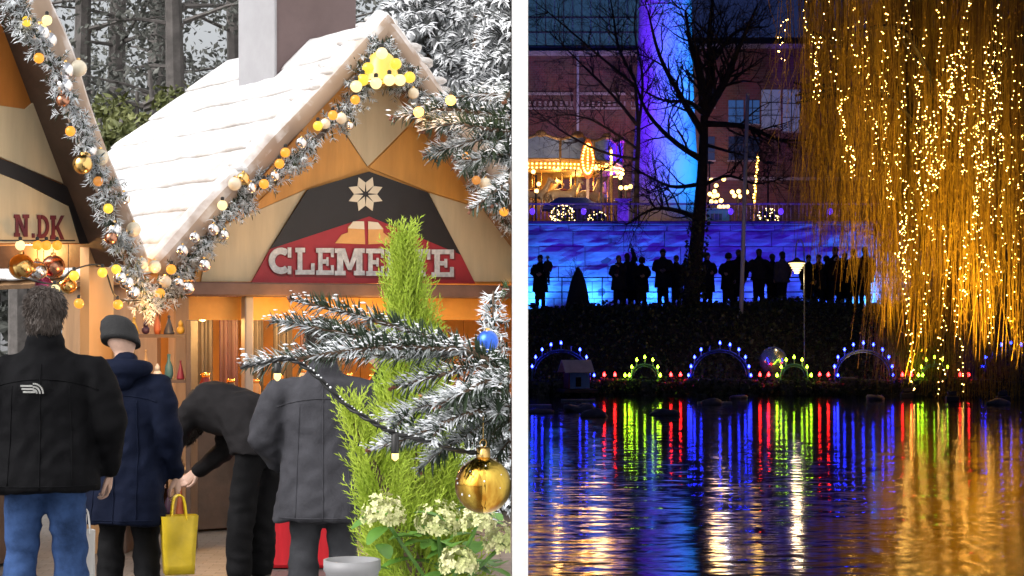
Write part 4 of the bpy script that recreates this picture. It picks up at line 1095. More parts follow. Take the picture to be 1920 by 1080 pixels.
for i_ in range(3):
    for x_ in np.arange(-.055, .0, .008): pdot(x_ - .03 + .006 * i_, 1.30 - i_ * .014, .009, .0085)
    for j_ in range(9):
        a_ = math.pi / 2 * j_ / 8; r_ = .014 + .014 * i_; pdot(-.028 + r_ * math.cos(a_), 1.268 + r_ * math.sin(a_), .0075, .0075)
b.build('back_patch', MP, pa, local=True, label='small white printed mark between the shoulders')
pb = person(gx(236, 9.9), R(-12), 'person in black beanie and long navy coat beside the black jacket', H=1.60, coat=C_navy, legs=C_dark, hat=mat('black_knit', (.010, .010, .011), .85, var=.3, scale=30, bump=.003, bscale=120), hem=.60, wide=1.12, flare=1.12,
       head=(-.055, .06, 1.63), armR=[(.20, 0, 1.42), (.27, -.02, 1.12), (.26, .10, .86)], hood=True, feet=[(-.10, 0, .07), (.11, .05, .07)])
pc = person(gx(470, 11.4), R(48), 'person in dark jacket bending over below the gabled stall', H=1.70, coat=cloth('dark_quilted_jacket', (.014, .013, .014)), legs=C_dark, hair=C_hair, hem=.86, wide=1.15,
       spine=[(0, -.12, .90), (-.02, .03, 1.05), (-.05, .30, 1.12), (-.06, .44, 1.06)], head=(-.06, .56, 1.0), armL=[(-.22, .34, 1.08), (-.32, .42, .82), (-.22, .60, .68)], armR=[(.12, .36, 1.08), (.20, .48, .82), (.10, .64, .68)], pants_r=1.1)
pd = person(gx(607, 9.5), R(4), 'person in long grey wool coat standing behind the fir branch', H=1.60, coat=C_grey, legs=C_greyleg, hair=C_hair, hem=.66, wide=1.24, flare=1.12, hood=False, armL=[(-.235, 0, 1.40), (-.33, .02, 1.12), (-.24, .16, .95)], armR=[(.235, 0, 1.40), (.33, .02, 1.12), (.24, .16, .95)], pants_r=1.1, feet=[(-.12, .02, .07), (.12, -.02, .07)])
pe = person(gx(722, 11.8), R(80), 'shorter person in black coat partly hidden behind the grey coat and cypress', H=1.50, coat=C_dark, legs=C_dark, hair=mat('auburn_hair', (.13, .06, .03), .5, col2=(.06, .03, .015), scale=30), hem=.62, wide=1.1)

def carrier(loc, label, m, w_, dpt, h, rotz=0.):
    t = thing('carrier_bag', loc, label, 'bag', None, rotz); b = MB(); n_ = 9; vs = []
    for j in range(7):
        z = h * j / 6
        for i in range(24):
            a = i / 24 * 4; s = int(a); f = a - s
            c = [(-1, -1), (1, -1), (1, 1), (-1, 1), (-1, -1)]; x = (c[s][0] * (1 - f) + c[s + 1][0] * f) * w_ / 2; y = (c[s][1] * (1 - f) + c[s + 1][1] * f) * dpt / 2
            fl = .78 + .22 * j / 6; wr = .012 * mnoise.noise(Vector((x * 9, y * 9 + 3, z * 7)))
            vs.append((x * (1 + wr * 4) * fl + .0, y * (1 + .0) + wr + (.012 * math.sin(x * 30) if j > 3 else 0), z))
    b.add(vs, [(j * 24 + i, j * 24 + (i + 1) % 24, (j + 1) * 24 + (i + 1) % 24, (j + 1) * 24 + i) for j in range(6) for i in range(24)] + [tuple(range(23, -1, -1))]); b.build('bag_body', m, t, smooth=True, local=True)
    for s in (-1, 1):
        b = MB(); b.tube(smooth_path([(-w_ * .2, s * dpt * .5, h - .02), (-w_ * .12, s * dpt * .3, h + .09), (w_ * .12, s * dpt * .3, h + .09), (w_ * .2, s * dpt * .5, h - .02)], 10), .005, 5); b.build('handle', m, t, local=True)
    return t
z0 = P(0, 1085, 9.8).z
carrier((P(332, 0, 9.8).x, 9.85, P(0, 1078, 9.8).z), 'bright yellow carrier bag held beside the navy coat', mat('yellow_plastic', (.72, .50, .02), .35, var=.12, scale=8, bump=.004, bscale=12), .19, .10, .30, R(15))
carrier((P(158, 0, 9.5).x, 9.5, P(0, 1130, 9.5).z), 'white paper carrier bag between the blue jeans and the navy coat', mat('white_paper', (.62, .60, .58), .7, var=.05), .10, .07, .36, R(30))
t = thing('covered_table', gx(555, 12.4), 'low table under a bright red cloth behind the grey coat', 'table')
b = MB(); x0 = gx(498, 12.4)[0]; x1 = gx(640, 12.4)[0]; c = ((x0 + x1) / 2, 12.5, .24); b.box(c, (x1 - x0, .4, .46), bev=.02); b.build('red_cloth', mat('red_cloth', (.62, .008, .02), .6, var=.15, scale=6, bump=.004, bscale=14, stretch=(3, 3, .3)), t, smooth=False)
for sx in (-1, 1):
    for sy in (-1, 1):
        b = MB(); b.box((c[0] + sx * (x1 - x0) * .42, 12.5 + sy * .16, .005), (.03, .03, .01)); b.build('leg', M_wood_dark, t)
# display rack with goods between the two stalls
t = thing('display_rack', P(300, 1000, 13.3), 'dark display rack of small ornaments between the two stalls', 'rack'); rz = []
bx_ = P(300, 0, 13.3).x
for s in (-1, 1):
    b = MB(); b.box((bx_ + s * .22, 13.3, .80), (.035, .3, 1.6), bev=.005); b.build('upright', M_wood_dark, t)
for k in range(5):
    b = MB(); b.box((bx_, 13.3, .25 + k * .31), (.405, .3, .022)); b.build('shelf', M_wood_dark, t)
cnt = 0
for k in range(5):
    for i_ in range(5):
        mi = (k * 3 + i_ * 2) % 8; px_ = bx_ - .16 + i_ * .08; zz = .262 + k * .31; r_ = random.uniform(.026, .036)
        o = thing('rack_ornament', (px_, 13.2, zz), '%s small ornament on the %s shelf of the display rack, %s from the left' % (gnames[mi], ['lowest', 'second', 'third', 'fourth', 'top'][k], ['first', 'second', 'third', 'fourth', 'fifth'][i_]), 'ornament', 'ornaments on the display rack')
        b = MB(); h = random.uniform(.09, .2)
        if (k + i_) % 3 == 0: b.lathe((px_, 13.2, zz), [(r_ * .7, 0), (r_, h * .2), (r_ * .9, h * .5), (r_ * .35, h * .75), (r_ * .4, h)], 10)
        elif (k + i_) % 3 == 1: b.lathe((px_, 13.2, zz), [(r_, 0), (r_ * 1.05, .01), (r_ * .5, h * .6), (r_ * .08, h)], 9); b.ball((px_, 13.2, zz + h), r_ * .3, 8, 6)
        else: b.ball((px_, 13.2, zz + r_), r_, 12, 8); b.lathe((px_, 13.2, zz + r_ * 1.9), [(r_ * .6, 0), (r_ * .55, r_ * .8), (r_ * .1, r_ * 1.5)], 8)
        b.build('figure', goods_m[mi], o, smooth=True)
lamp((bx_ + .1, 12.6, 1.62), 14, (1, .5, .15), .05)  # added bare lamp without fixture, warms the rack and the bending person
# =================================================================== RIGHT: THE LAKE GARDEN AT NIGHT
ZW = -.35
# water
m_water = bpy.data.materials.new('lake_water'); n, l = nodes_of(m_water); b = n['Principled BSDF']
b.inputs['Base Color'].default_value = (.003, .004, .008, 1); b.inputs['Roughness'].default_value = .075; b.inputs['IOR'].default_value = 1.33
b.inputs['Specular IOR Level'].default_value = .5
tc = n.new('ShaderNodeTexCoord')
def wave(scale, detail, amp, off):
    mp = n.new('ShaderNodeMapping'); mp.inputs['Scale'].default_value = scale; mp.inputs['Location'].default_value = off; l.new(tc.outputs['Object'], mp.inputs[0])
    nz = n.new('ShaderNodeTexNoise'); nz.inputs['Scale'].default_value = 1; nz.inputs['Detail'].default_value = detail; nz.inputs['Roughness'].default_value = .55; l.new(mp.outputs[0], nz.inputs['Vector'])
    sb = n.new('ShaderNodeVectorMath'); sb.operation = 'SUBTRACT'; sb.inputs[1].default_value = (.5, .5, .5); l.new(nz.outputs['Color'], sb.inputs[0])
    ml = n.new('ShaderNodeVectorMath'); ml.operation = 'MULTIPLY'; ml.inputs[1].default_value = amp; l.new(sb.outputs[0], ml.inputs[0])
    return ml.outputs[0]
w1 = wave((1.3, 4.2, 1), 2, (.03, .13, 0), (0, 0, 0)); w2 = wave((3.2, 10., 1), 3, (.045, .14, 0), (5, 3, 1))
ad = n.new('ShaderNodeVectorMath'); l.new(w1, ad.inputs[0]); l.new(w2, ad.inputs[1])
a2 = n.new('ShaderNodeVectorMath'); a2.inputs[1].default_value = (0, 0, 1); l.new(ad.outputs[0], a2.inputs[0])
nm = n.new('ShaderNodeVectorMath'); nm.operation = 'NORMALIZE'; l.new(a2.outputs[0], nm.inputs[0]); l.new(nm.outputs[0], b.inputs['Normal'])
g = MB(); g.add([(.03, 11.7, ZW), (59, 11.7, ZW), (59, 53, ZW), (.03, 53, ZW)], [(0, 1, 2, 3)]); tag(g.build('water', m_water), kind='structure')

# banks and terraces
TZ = 1.92; UZ = 4.66          # path with the people, upper terrace
def bank_z(x, y):
    s = min(1, max(0, (y - 49.8 - .35 * math.sin(x * .9)) / 5.6)); s = s * s * (3 - 2 * s)
    px = 960 + x / max(y, 1) * F
    hump = .18 * math.exp(-((px - 1480) / 90) ** 2) - .12 * math.exp(-((px - 1000) / 60) ** 2)
    return -1.1 + (TZ + 1.1 + hump * (1 if y < 57.4 else 0) - (.0)) * (.18 + .82 * s) * min(1, max(0, (y - 49.0) / 1.2)) + .06 * mnoise.noise(Vector((x * 1.1, y * 1.1, 0)))
M_soil = mat('dark_bank_soil', (.020, .018, .012), .95, var=.4, scale=3, bump=.03, bscale=6)
t = MB(); nx, ny = 110, 40; xs = np.linspace(.035, 34, nx); ys = np.linspace(48.6, 61.2, ny)
vs = [(x, y, bank_z(x, y) if y < 56.6 else TZ - .0) for y in ys for x in xs]
t.add(vs, [(j * nx + i, j * nx + i + 1, (j + 1) * nx + i + 1, (j + 1) * nx + i) for j in range(ny - 1) for i in range(nx - 1)])
tag(t.build('bank', M_soil, smooth=True), kind='structure')
M_asph = mat('dark_path', (.04, .04, .042), .9, var=.2, scale=4)
t = MB(); t.add([(.035, 61, UZ), (45, 61, UZ), (45, 109, UZ), (.035, 109, UZ)], [(0, 1, 2, 3)]); tag(t.build('terrace', M_asph), kind='structure')
# ivy over the bank
M_ivy = mat('ivy_leaf', (.055, .075, .025), .4, col2=(.02, .03, .012), scale=5)
rng = np.random.default_rng(5); N = 26000; x = rng.uniform(.1, 22, N); y = rng.uniform(50.0, 56.7, N)
C = np.array([(a, c, max(ZW + .02, bank_z(a, c)) + abs(rng.normal()) * .08) for a, c in zip(x, y)])
b = MB(); leaf_quads(b, C, .055, rng, .7, up=(0, -.5, .6)); tag(b.build('ground_ivy', M_ivy, clip='R', kind='stuff'), 'low dark ivy covering the bank below the people', 'ivy')

# retaining wall built of stone blocks in courses
M_stone = mat('pale_granite', (.36, .36, .38), .75, col2=(.13, .13, .15), scale=2.2, bump=.03, bscale=4, stretch=(.6, 1, 1.6), detail=9)
rw = thing('retaining_wall', (9, 61.2, TZ), 'tall stone block retaining wall lit deep blue behind the people', 'wall')
b = MB(); b.box((10.1, 61.62, (TZ + UZ) / 2 - .2), (20.0, .5, UZ - TZ + .2)); b.build('wall_core', mat('dark_mortar', (.10, .10, .105), .9), rw, clip='R')
rng = np.random.default_rng(8); bz = TZ - .05; row = 0
while bz < UZ - .1:
    h = min([.42, .55, .48, .62, .50, .45][row % 6], UZ - .02 - bz); xx = .05 + (row % 2) * -.5
    while xx < 17.5:
        w_ = rng.uniform(.9, 2.1); x1_ = min(xx + w_, 17.6)
        b = MB(); dz = rng.uniform(0, .05)
        nx_, nz_ = 5, 4; vs = []
        for j in range(nz_ + 1):
            for i in range(nx_ + 1):
                X = xx + .012 + (x1_ - xx - .024) * i / nx_; Zz = bz + .012 + (h - .024) * j / nz_; e = 1 if 0 < i < nx_ and 0 < j < nz_ else 0
                vs.append((X, 61.36 - dz - e * (.03 + .11 * mnoise.noise(Vector((X * 2.2, row * 3.1, Zz * 3)))), Zz))
        fs = [(j * (nx_ + 1) + i, j * (nx_ + 1) + i + 1, (j + 1) * (nx_ + 1) + i + 1, (j + 1) * (nx_ + 1) + i) for j in range(nz_) for i in range(nx_)]
        k0 = len(vs); c_ = [0, nx_, (nx_ + 1) * (nz_ + 1) - 1, (nx_ + 1) * nz_]
        rim = list(range(nx_ + 1)) + [j * (nx_ + 1) + nx_ for j in range(1, nz_ + 1)] + [nz_ * (nx_ + 1) + i for i in range(nx_ - 1, -1, -1)] + [j * (nx_ + 1) for j in range(nz_ - 1, 0, -1)]
        vs += [(vs[r_][0], 61.40, vs[r_][2]) for r_ in rim]; m_ = len(rim)
        fs += [(rim[q_], k0 + q_, k0 + (q_ + 1) % m_, rim[(q_ + 1) % m_]) for q_ in range(m_)]
        b.add(vs, fs); b.build('stone_block', M_stone, rw, clip='R' if xx < .06 else None)
        xx = x1_
    bz += h; row += 1
b = MB(); b.box((9.0, 61.42, UZ + .03), (17.9, .55, .10), bev=.02); b.build('coping', M_stone, rw, clip='R')

# blue uplights at the foot of the wall
def spot(loc, target, watts, col, ang, blend=.8, r=.05, name='floodlight_beam'):
    d = bpy.data.lights.new(name, 'SPOT'); d.energy = watts; d.color = col; d.spot_size = R(ang); d.spot_blend = blend; d.shadow_soft_size = r
    o = bpy.data.objects.new(name, d); COL.objects.link(o); o.location = loc
    o.rotation_euler = (Vector(target) - Vector(loc)).to_track_quat('-Z', 'Y').to_euler(); return o
M_fix = mat('dark_fixture', (.03, .03, .033), .5)
def floodlight(loc, target, label, gm, sz=.18):
    t = thing('floodlight', loc, label, 'floodlight', 'garden floodlights'); loc = Vector(loc); dr = (Vector(target) - loc).normalized()
    q_ = dr.to_track_quat('Y', 'Z').to_matrix()
    b = MB(); b.box(loc + Z * sz * .8, (sz * 1.3, sz * .6, sz), q_, bev=sz * .08); b.build('housing', M_fix, t)
    b = MB(); b.box(loc + Z * sz * .8 + dr * sz * .31, (sz * 1.1, .01, sz * .8), q_); b.build('lens', gm, t)
    b = MB(); b.box(loc + Z * sz * .2, (sz * .2, sz * .2, sz * .4)); b.box(loc + Z * .01, (sz, sz * .7, .02)); b.build('bracket', M_fix, t)
G_cyan = glow('cyan_lens', (.16, .45, 1.), 4.); G_violet = glow('violet_lens', (.25, .06, 1.), 4.)
def wx(px, d): return (px - 960) / F * d
for k, (px, w_, c_) in enumerate(((1000, 150, (.03, .24, 1)), (1110, 120, (.025, .20, 1)), (1228, 120, (.02, .17, 1)), (1345, 60, (.03, .12, 1)), (1440, 60, (.04, .11, 1)), (1545, 60, (.03, .12, 1)), (1640, 190, (.04, .28, 1)))):
    X = wx(px, 60.3); nmz = ['first', 'second', 'third', 'fourth', 'fifth', 'sixth', 'seventh'][k]
    floodlight((X, 60.35, TZ + .01), (X, 61.4, TZ + 1.0), '%s blue uplight from the left at the foot of the stone wall' % nmz, G_cyan, .16)
    spot((X, 60.75, TZ + .25), (X, 61.4, TZ + .85), w_ * 1.7, c_, 150, .9)
# deep blue wash on the wall: unseen bare spots over the path, no poles
for k, px in enumerate((1030, 1180, 1330, 1480, 1620)):
    X = wx(px, 59)
    spot((X, 58.9, TZ + 2.3), (X, 61.4, TZ + 1.3), 120, (.075, .003, 1), 140, 1., .3)

# thin railing in front of the wall
t = thing('path_railing', (9, 59.6, TZ), 'thin iron railing along the path in front of the blue wall', 'railing')
M_iron = mat('black_iron', (.012, .012, .014), .5)
for k, zz in enumerate((.55, 1.0)):
    b = MB(); b.tube([(.06, 59.6, TZ + zz), (17, 59.6, TZ + zz)], .018, 6); b.build('rail', M_iron, t)
for k in range(14):
    b = MB(); b.tube([(.3 + k * 1.25, 59.6, TZ), (.3 + k * 1.25, 59.6, TZ + 1.02)], .02, 6); b.build('rail_post', M_iron, t)

# upper terrace balustrade
t = thing('terrace_balustrade', (9, 62, UZ), 'pale steel balustrade along the top of the stone wall', 'railing')
M_steel = mat('pale_steel', (.45, .45, .48), .35, metal=.8)
for zz, r_ in ((.06, .02), (.62, .03)):
    b = MB(); b.box((8.5, 61.9, UZ + .06 + zz), (16.8, r_ * 2, r_ * 2)); b.build('rail', M_steel, t)
me = None
for k in range(130):
    b = MB(); X = .15 + k * .13; b.box((X, 61.9, UZ + .40), (.014, .014, .60)); b.build('baluster', M_steel, t)
G_ball = glow('violet_globe', (.10, .03, 1.), 1.1)
for k, px in enumerate((998, 1094, 1369, 1463, 1555)):
    X = wx(px, 61.7); o = thing('globe_lamp', (X, 61.55, UZ + .08), '%s violet globe lamp from the left on the balustrade' % ['first', 'second', 'third', 'fourth', 'fifth'][k], 'lamp', 'violet globes on the balustrade')
    b = MB(); b.ball((X, 61.55, UZ + .42), .085, 12, 9, (1, 1, 1.25)); b.build('globe', G_ball, o, smooth=True); b = MB(); b.tube([(X, 61.55, UZ + .08), (X, 61.55, UZ + .34)], .015, 6); b.build('stem', M_fix, o)

# ------------------------------------------------------------------ floodlit tapering tower
TD = 78.; tx_ = wx(1247, TD); t = thing('tower', (tx_, TD, UZ), 'tall smooth tapering tower lit violet on the left and cyan on the right', 'tower')
b = MB(); prof = [(1.62, 0), (1.60, .5), (1.45, 1.2), (1.38, 2.4), (1.22, 4.8), (1.12, 7.5), (1.05, 10.), (1.02, 13), (1.0, 18)]
b.lathe((tx_, TD, UZ), prof, 40); b.build('shaft', mat('pale_tower_paint', (.55, .55, .56), .6, var=.06, scale=2, bump=.004), t, smooth=True)
for zz, r_ in ((5.6, 1.185), (9.6, 1.065)):
    b = MB(); b.lathe((tx_, TD, UZ + zz), [(r_ - .04, -.03), (r_ + .015, -.025), (r_ + .015, .025), (r_ - .04, .03)], 40); b.build('band', mat('pale_tower_paint', (.55, .55, .56)), t, smooth=True)
lx, rx_ = 4.75, 9.6
floodlight((lx, 69.5, UZ), (tx_, TD, 9), 'violet floodlight left of the tower foot', G_violet, .3); floodlight((rx_, 76.5, UZ), (tx_, TD, 9), 'cyan floodlight right of the tower foot', G_cyan, .3)
spot((lx - .6, 70, UZ + .7), (tx_, TD, 11.5), 4500, (.10, .002, 1), 62, 1., .2)
spot((lx - .6, 69, UZ + .5), (tx_, TD, 17), 6000, (.10, .002, 1), 55, 1., .2)
spot((10.3, 73., UZ + .5), (tx_, TD, 10.5), 3600, (.008, .25, 1), 70, 1., .2)
spot((10.6, 72.5, UZ + .5), (tx_, TD, 17), 6000, (.008, .28, 1), 50, 1., .2)

# ------------------------------------------------------------------ brick hall behind
HB = 92.
m_brick = bpy.data.materials.new('red_brick'); n, l = nodes_of(m_brick); bb = n['Principled BSDF']; bb.inputs['Roughness'].default_value = .85
tc = n.new('ShaderNodeTexCoord'); mp = n.new('ShaderNodeMapping'); mp.inputs['Rotation'].default_value = (R(90), 0, 0); l.new(tc.outputs['Object'], mp.inputs[0])
bk = n.new('ShaderNodeTexBrick'); bk.inputs['Scale'].default_value = 2.2; bk.inputs['Color1'].default_value = (.27, .115, .09, 1); bk.inputs['Color2'].default_value = (.19, .08, .065, 1); bk.inputs['Mortar'].default_value = (.20, .16, .14, 1)
l.new(mp.outputs[0], bk.inputs[0]); nz = n.new('ShaderNodeTexNoise'); nz.inputs['Scale'].default_value = .9; nz.inputs['Detail'].default_value = 6; l.new(tc.outputs['Object'], nz.inputs[0])
mx = n.new('ShaderNodeMixRGB'); mx.blend_type = 'MULTIPLY'; mx.inputs[0].default_value = .8; l.new(bk.outputs['Color'], mx.inputs[1]); l.new(nz.outputs['Color'], mx.inputs[2]); l.new(mx.outputs[0], bb.inputs['Base Color'])
t = thing('brick_hall', (wx(1090, HB), HB, UZ), 'red brick hall with glazed roof storey left of the tower', 'building')
def wz(py, d): return CAMZ + (600 - py) / F * d
def facade_box(parent, name, px0, px1, py0, py1, dfront, depth, m, clip='R'):
    b = MB(); x0, x1_ = wx(px0, dfront), wx(px1, dfront); z0, z1 = wz(py1, dfront), wz(py0, dfront)
    b.box(((x0 + x1_) / 2, dfront + depth / 2, (z0 + z1) / 2), (x1_ - x0, depth, z1 - z0)); return b.build(name, m, parent, clip=clip)
M_trim = mat('pale_stone_trim', (.30, .27, .25), .8, var=.2, scale=3); M_darkm = mat('dark_metal_frame', (.03, .035, .05), .4)
facade_box(t, 'wall', 900, 1320, 102, 430, HB, 4, m_brick)
facade_box(t, 'cornice', 900, 1320, 95, 104, HB - .18, .5, M_trim)
facade_box(t, 'string_course', 900, 1320, 173, 178, HB - .12, .118, M_trim); facade_box(t, 'string_course', 900, 1320, 201, 205, HB - .12, .118, M_trim)
for k in range(26): facade_box(t, 'dentil', 950 + k * 10, 955 + k * 10, 190, 198, HB - .1, .098, M_trim)
for px in (1080, 1178): facade_box(t, 'pilaster', px - 5, px + 5, 104, 420, HB - .16, .158, m_brick)
b = MB(); X = wx(1083, HB); b.tube([(X, HB - .25, wz(420, HB)), (X, HB - .25, wz(104, HB))], .06, 8); b.build('downpipe', mat('pale_zinc', (.5, .55, .6), .4, metal=.5), t)
for px in (1030, 1130):
    fo = facade_box(t, 'brick_panel', px - 28, px + 28, 116, 168, HB - .06, .058, m_brick)
M_nglass = mat('night_glass', (.05, .10, .18), .15, var=.3, scale=.8, spec=.8); M_nglass.node_tree.nodes['Principled BSDF'].inputs['Metallic'].default_value = .3
G_teal = glow('teal_lit_glazing', (.05, .13, .22), .22)
gs = facade_box(t, 'glazed_storey', 900, 1240, -60, 94, HB + .3, 3, mat('slate_blue_panel', (.10, .16, .22), .5, var=.2, scale=1.))
for r_ in range(3):
    for c_ in range(9):
        px = 905 + c_ * 34; py = 32 + r_ * 26 if r_ else -20
        w0 = facade_box(t, 'window', px, px + 32, [-20, 34, 62][r_], [30, 58, 84][r_], HB + .22, .078, G_teal)
        facade_box(w0, 'frame', px + 15, px + 17, [-20, 34, 62][r_], [30, 58, 84][r_], HB + .17, .048, M_darkm)
for py in (32, 60, 88): facade_box(t, 'transom', 900, 1240, py - 1.6, py + 1.6, HB + .12, .17, M_darkm)

t = thing('brick_hall', (wx(1420, 88), 88, UZ), 'dark brick building with blue lit windows right of the tower', 'building')
facade_box(t, 'wall', 1285, 1960, 88, 430, 88, 4, m_brick); facade_box(t, 'cornice', 1285, 1960, 82, 90, 87.8, .5, M_trim)
facade_box(t, 'roof', 1285, 1960, 70, 81, 89, 4, mat('dark_slate', (.05, .05, .06), .6, var=.2))
facade_box(t, 'string_course', 1285, 1960, 332, 338, 87.85, .148, M_trim)
G_wblue = glow('blue_window', (.10, .28, .75), .12); G_wlil = glow('lilac_window', (.32, .34, .62), .14)
for px0, px1, py0, py1, m_ in ((1366, 1394, 188, 232, G_wblue), (1398, 1424, 188, 232, G_wblue), (1428, 1464, 168, 240, G_wlil), (1468, 1500, 168, 246, G_wlil), (1366, 1394, 256, 300, M_nglass), (1398, 1424, 256, 300, M_nglass), (1310, 1340, 150, 200, M_nglass), (1310, 1340, 256, 300, M_nglass)):
    w0 = facade_box(t, 'window', px0, px1, py0, py1, 87.95, .048, m_); cxm = (px0 + px1) / 2
    facade_box(w0, 'frame', cxm - .8, cxm + .8, py0, py1, 87.90, .046, M_darkm)
    for yy in np.linspace(py0, py1, 4)[1:-1]: facade_box(w0, 'frame', px0, px1, yy - .8, yy + .8, 87.88, .018, M_darkm)
    facade_box(w0, 'sill', px0 - 2, px1 + 2, py1 + .2, py1 + 3, 87.82, .17, M_trim)
# mast lamps added along the terrace to put dim light on the brick
for k, (px, d_, w_, c_) in enumerate(((1050, 84, 90, (1, .62, .78)), (1165, 84, 75, (1, .6, .78)), (1330, 82, 36, (1, .6, .8)), (1440, 82, 20, (.8, .5, .9)))):
    X = wx(px, d_); o = thing('added_mast_lamp', (X, d_, UZ), '%s added terrace mast lamp from the left in front of the brick halls' % ['first', 'second', 'third', 'fourth'][k], 'lamp', 'added terrace mast lamps')
    b = MB(); b.tube([(X, d_, UZ), (X, d_, UZ + 3.6)], [.05, .03], 8); b.build('mast', M_fix, o)
    b = MB(); b.lathe((X, d_, UZ + 3.6), [(.03, 0), (.22, .02), (.20, .06), (.04, .14)], 14); b.build('shade', M_fix, o)
    spot((X, d_ + .3, UZ + 3.45), (X, 92, UZ + 4.5), w_ * 6.0, c_, 150, 1., .1, 'brick_fill_light')
# ------------------------------------------------------------------ bare trees
M_nbark = mat('night_bark', (.035, .030, .028), .9, var=.3, scale=8, bump=.01)
def twigs(mb, p, d, L, r, depth, rng, droop=0., nch=(3, 5)):
    n_ = 6; pts = [p]; q_ = p.copy(); dd = d.copy()
    for i in range(n_):
        dd = (dd + Vector(rng.normal(size=3)) * .16 + Vector((0, 0, .05 - droop))).normalized(); q_ = q_ + dd * L / n_; pts.append(q_)
    mb.tube(pts, [r * (1 - .75 * i / n_) for i in range(n_ + 1)], 5 if depth > 1 else 3, cap=False)
    if depth <= 0: return
    for k in range(rng.integers(*nch)):
        i = rng.integers(1, n_ + 1); b_ = pts[i]; t_ = (pts[i] - pts[i - 1]).normalized(); o_ = Vector(rng.normal(size=3)); o_ = (o_ - t_ * o_.dot(t_)).normalized()
        twigs(mb, b_, (t_ * .75 + o_ * .8).normalized(), L * rng.uniform(.45, .75), r * (1 - .75 * i / n_) * .62 + .002, depth - 1, rng, droop, nch)
def bare_tree(label, trunk, r0, limbs, seed, ivy=None):
    base = trunk[0]; t = thing('bare_tree', base, label, 'tree'); rng = np.random.default_rng(seed)
    pth = smooth_path(trunk, 20); b = MB(); b.tube(pth, [r0 * (1.15 - .75 * i / 19) if i > 1 else r0 * (1.5 - .15 * i) for i in range(20)], 12); b.build('trunk', M_nbark, t, smooth=True)
    cr = MB()
    for lp, r_, dep in limbs:
        q_ = smooth_path(lp, 12); m_ = MB(); m_.tube(q_, [r_ * (1 - .8 * i / 11) for i in range(12)], 7); m_.build('limb', M_nbark, t, smooth=True)
        for k in range(dep):
            i = rng.integers(2, 12); td = (q_[i] - q_[i - 1]).normalized(); o_ = Vector(rng.normal(size=3)) * Vector((1, .6, 1)); o_ = (o_ - td * o_.dot(td)).normalized()
            twigs(cr, q_[i], (td * .7 + o_ * .8).normalized(), rng.uniform(.7, 1.7), r_ * (1 - .8 * i / 11) * .36 + .006, 3, rng)
    cr.build('twigs', M_nbark, t, clip='R', kind='stuff')
    if ivy:
        C = []
        for k in range(ivy):
            i = min(int(rng.beta(1, 1.6) * 12), 18); f = rng.uniform(); p = pth[i].lerp(pth[i + 1], f); a = rng.uniform(0, 6.28); rr = r0 * (1.25 - .03 * i) + abs(rng.normal()) * .05
            C.append((p.x + math.cos(a) * rr, p.y + math.sin(a) * rr, p.z))
        b = MB(); leaf_quads(b, np.array(C), .05, rng, .75); b.build('ivy', mat('trunk_ivy', (.09, .10, .035), .4, col2=(.03, .035, .012), scale=5), t, kind='stuff')
    return t
d = 55.6
T = lambda *a: [P(*p) for p in a]
bare_tree('bare black tree with ivy covered trunk in front of the tower', T((1292, 640, d), (1298, 540, d), (1308, 440, d), (1317, 320, d), (1321, 205, d)), .26, [
    (T((1321, 208, d), (1312, 140, d), (1296, 90, d), (1285, 20, d)), .16, 16), (T((1321, 208, d), (1332, 130, d + .3), (1330, 60, d + .5), (1338, -10, d + .5)), .16, 16),
    (T((1321, 215, d), (1360, 150, d), (1385, 90, d - .5), (1420, 10, d - 1)), .15, 18), (T((1318, 250, d), (1270, 170, d - .3), (1235, 100, d - .6), (1215, 20, d - 1)), .11, 16),
    (T((1318, 232, d), (1400, 238, d - .4), (1460, 262, d - .6), (1520, 262, d - 1)), .10, 18), (T((1317, 300, d), (1260, 262, d - .5), (1210, 205, d - 1), (1180, 120, d - 1.2)), .10, 16),
    (T((1314, 345, d), (1260, 350, d + .5), (1215, 330, d + .8), (1180, 310, d + 1)), .07, 15), (T((1308, 410, d), (1270, 395, d - .6), (1225, 392, d - 1), (1175, 420, d - 1)), .09, 16),
    (T((1314, 350, d), (1365, 330, d - .5), (1420, 345, d - .8), (1480, 330, d - 1)), .06, 15), (T((1318, 270, d), (1370, 285, d + .6), (1430, 300, d + 1)), .06, 14),
    (T((1321, 215, d), (1290, 190, d - .8), (1250, 190, d - 1.2), (1205, 170, d - 1.5)), .08, 15), (T((1330, 120, d), (1380, 60, d + .6), (1440, 50, d + 1)), .08, 16)], 3, ivy=1500)
d = 66.
bare_tree('bare thin tree with spreading branches left of the tower', T((1193, 440, d), (1194, 330, d), (1197, 240, d), (1190, 150, d)), .10, [
    (T((1195, 235, d), (1150, 180, d), (1090, 120, d), (1030, 60, d)), .07, 22), (T((1190, 150, d), (1160, 90, d), (1150, 30, d), (1140, -30, d)), .07, 18),
    (T((1190, 160, d), (1130, 110, d), (1060, 50, d), (1000, 0, d)), .06, 20), (T((1197, 300, d), (1130, 285, d - 1), (1060, 250, d - 1), (1000, 205, d - 1)), .06, 20),
    (T((1196, 250, d), (1205, 150, d), (1190, 60, d), (1195, -10, d)), .06, 14), (T((1196, 280, d), (1120, 230, d), (1060, 215, d), (1010, 230, d)), .05, 16)], 4)

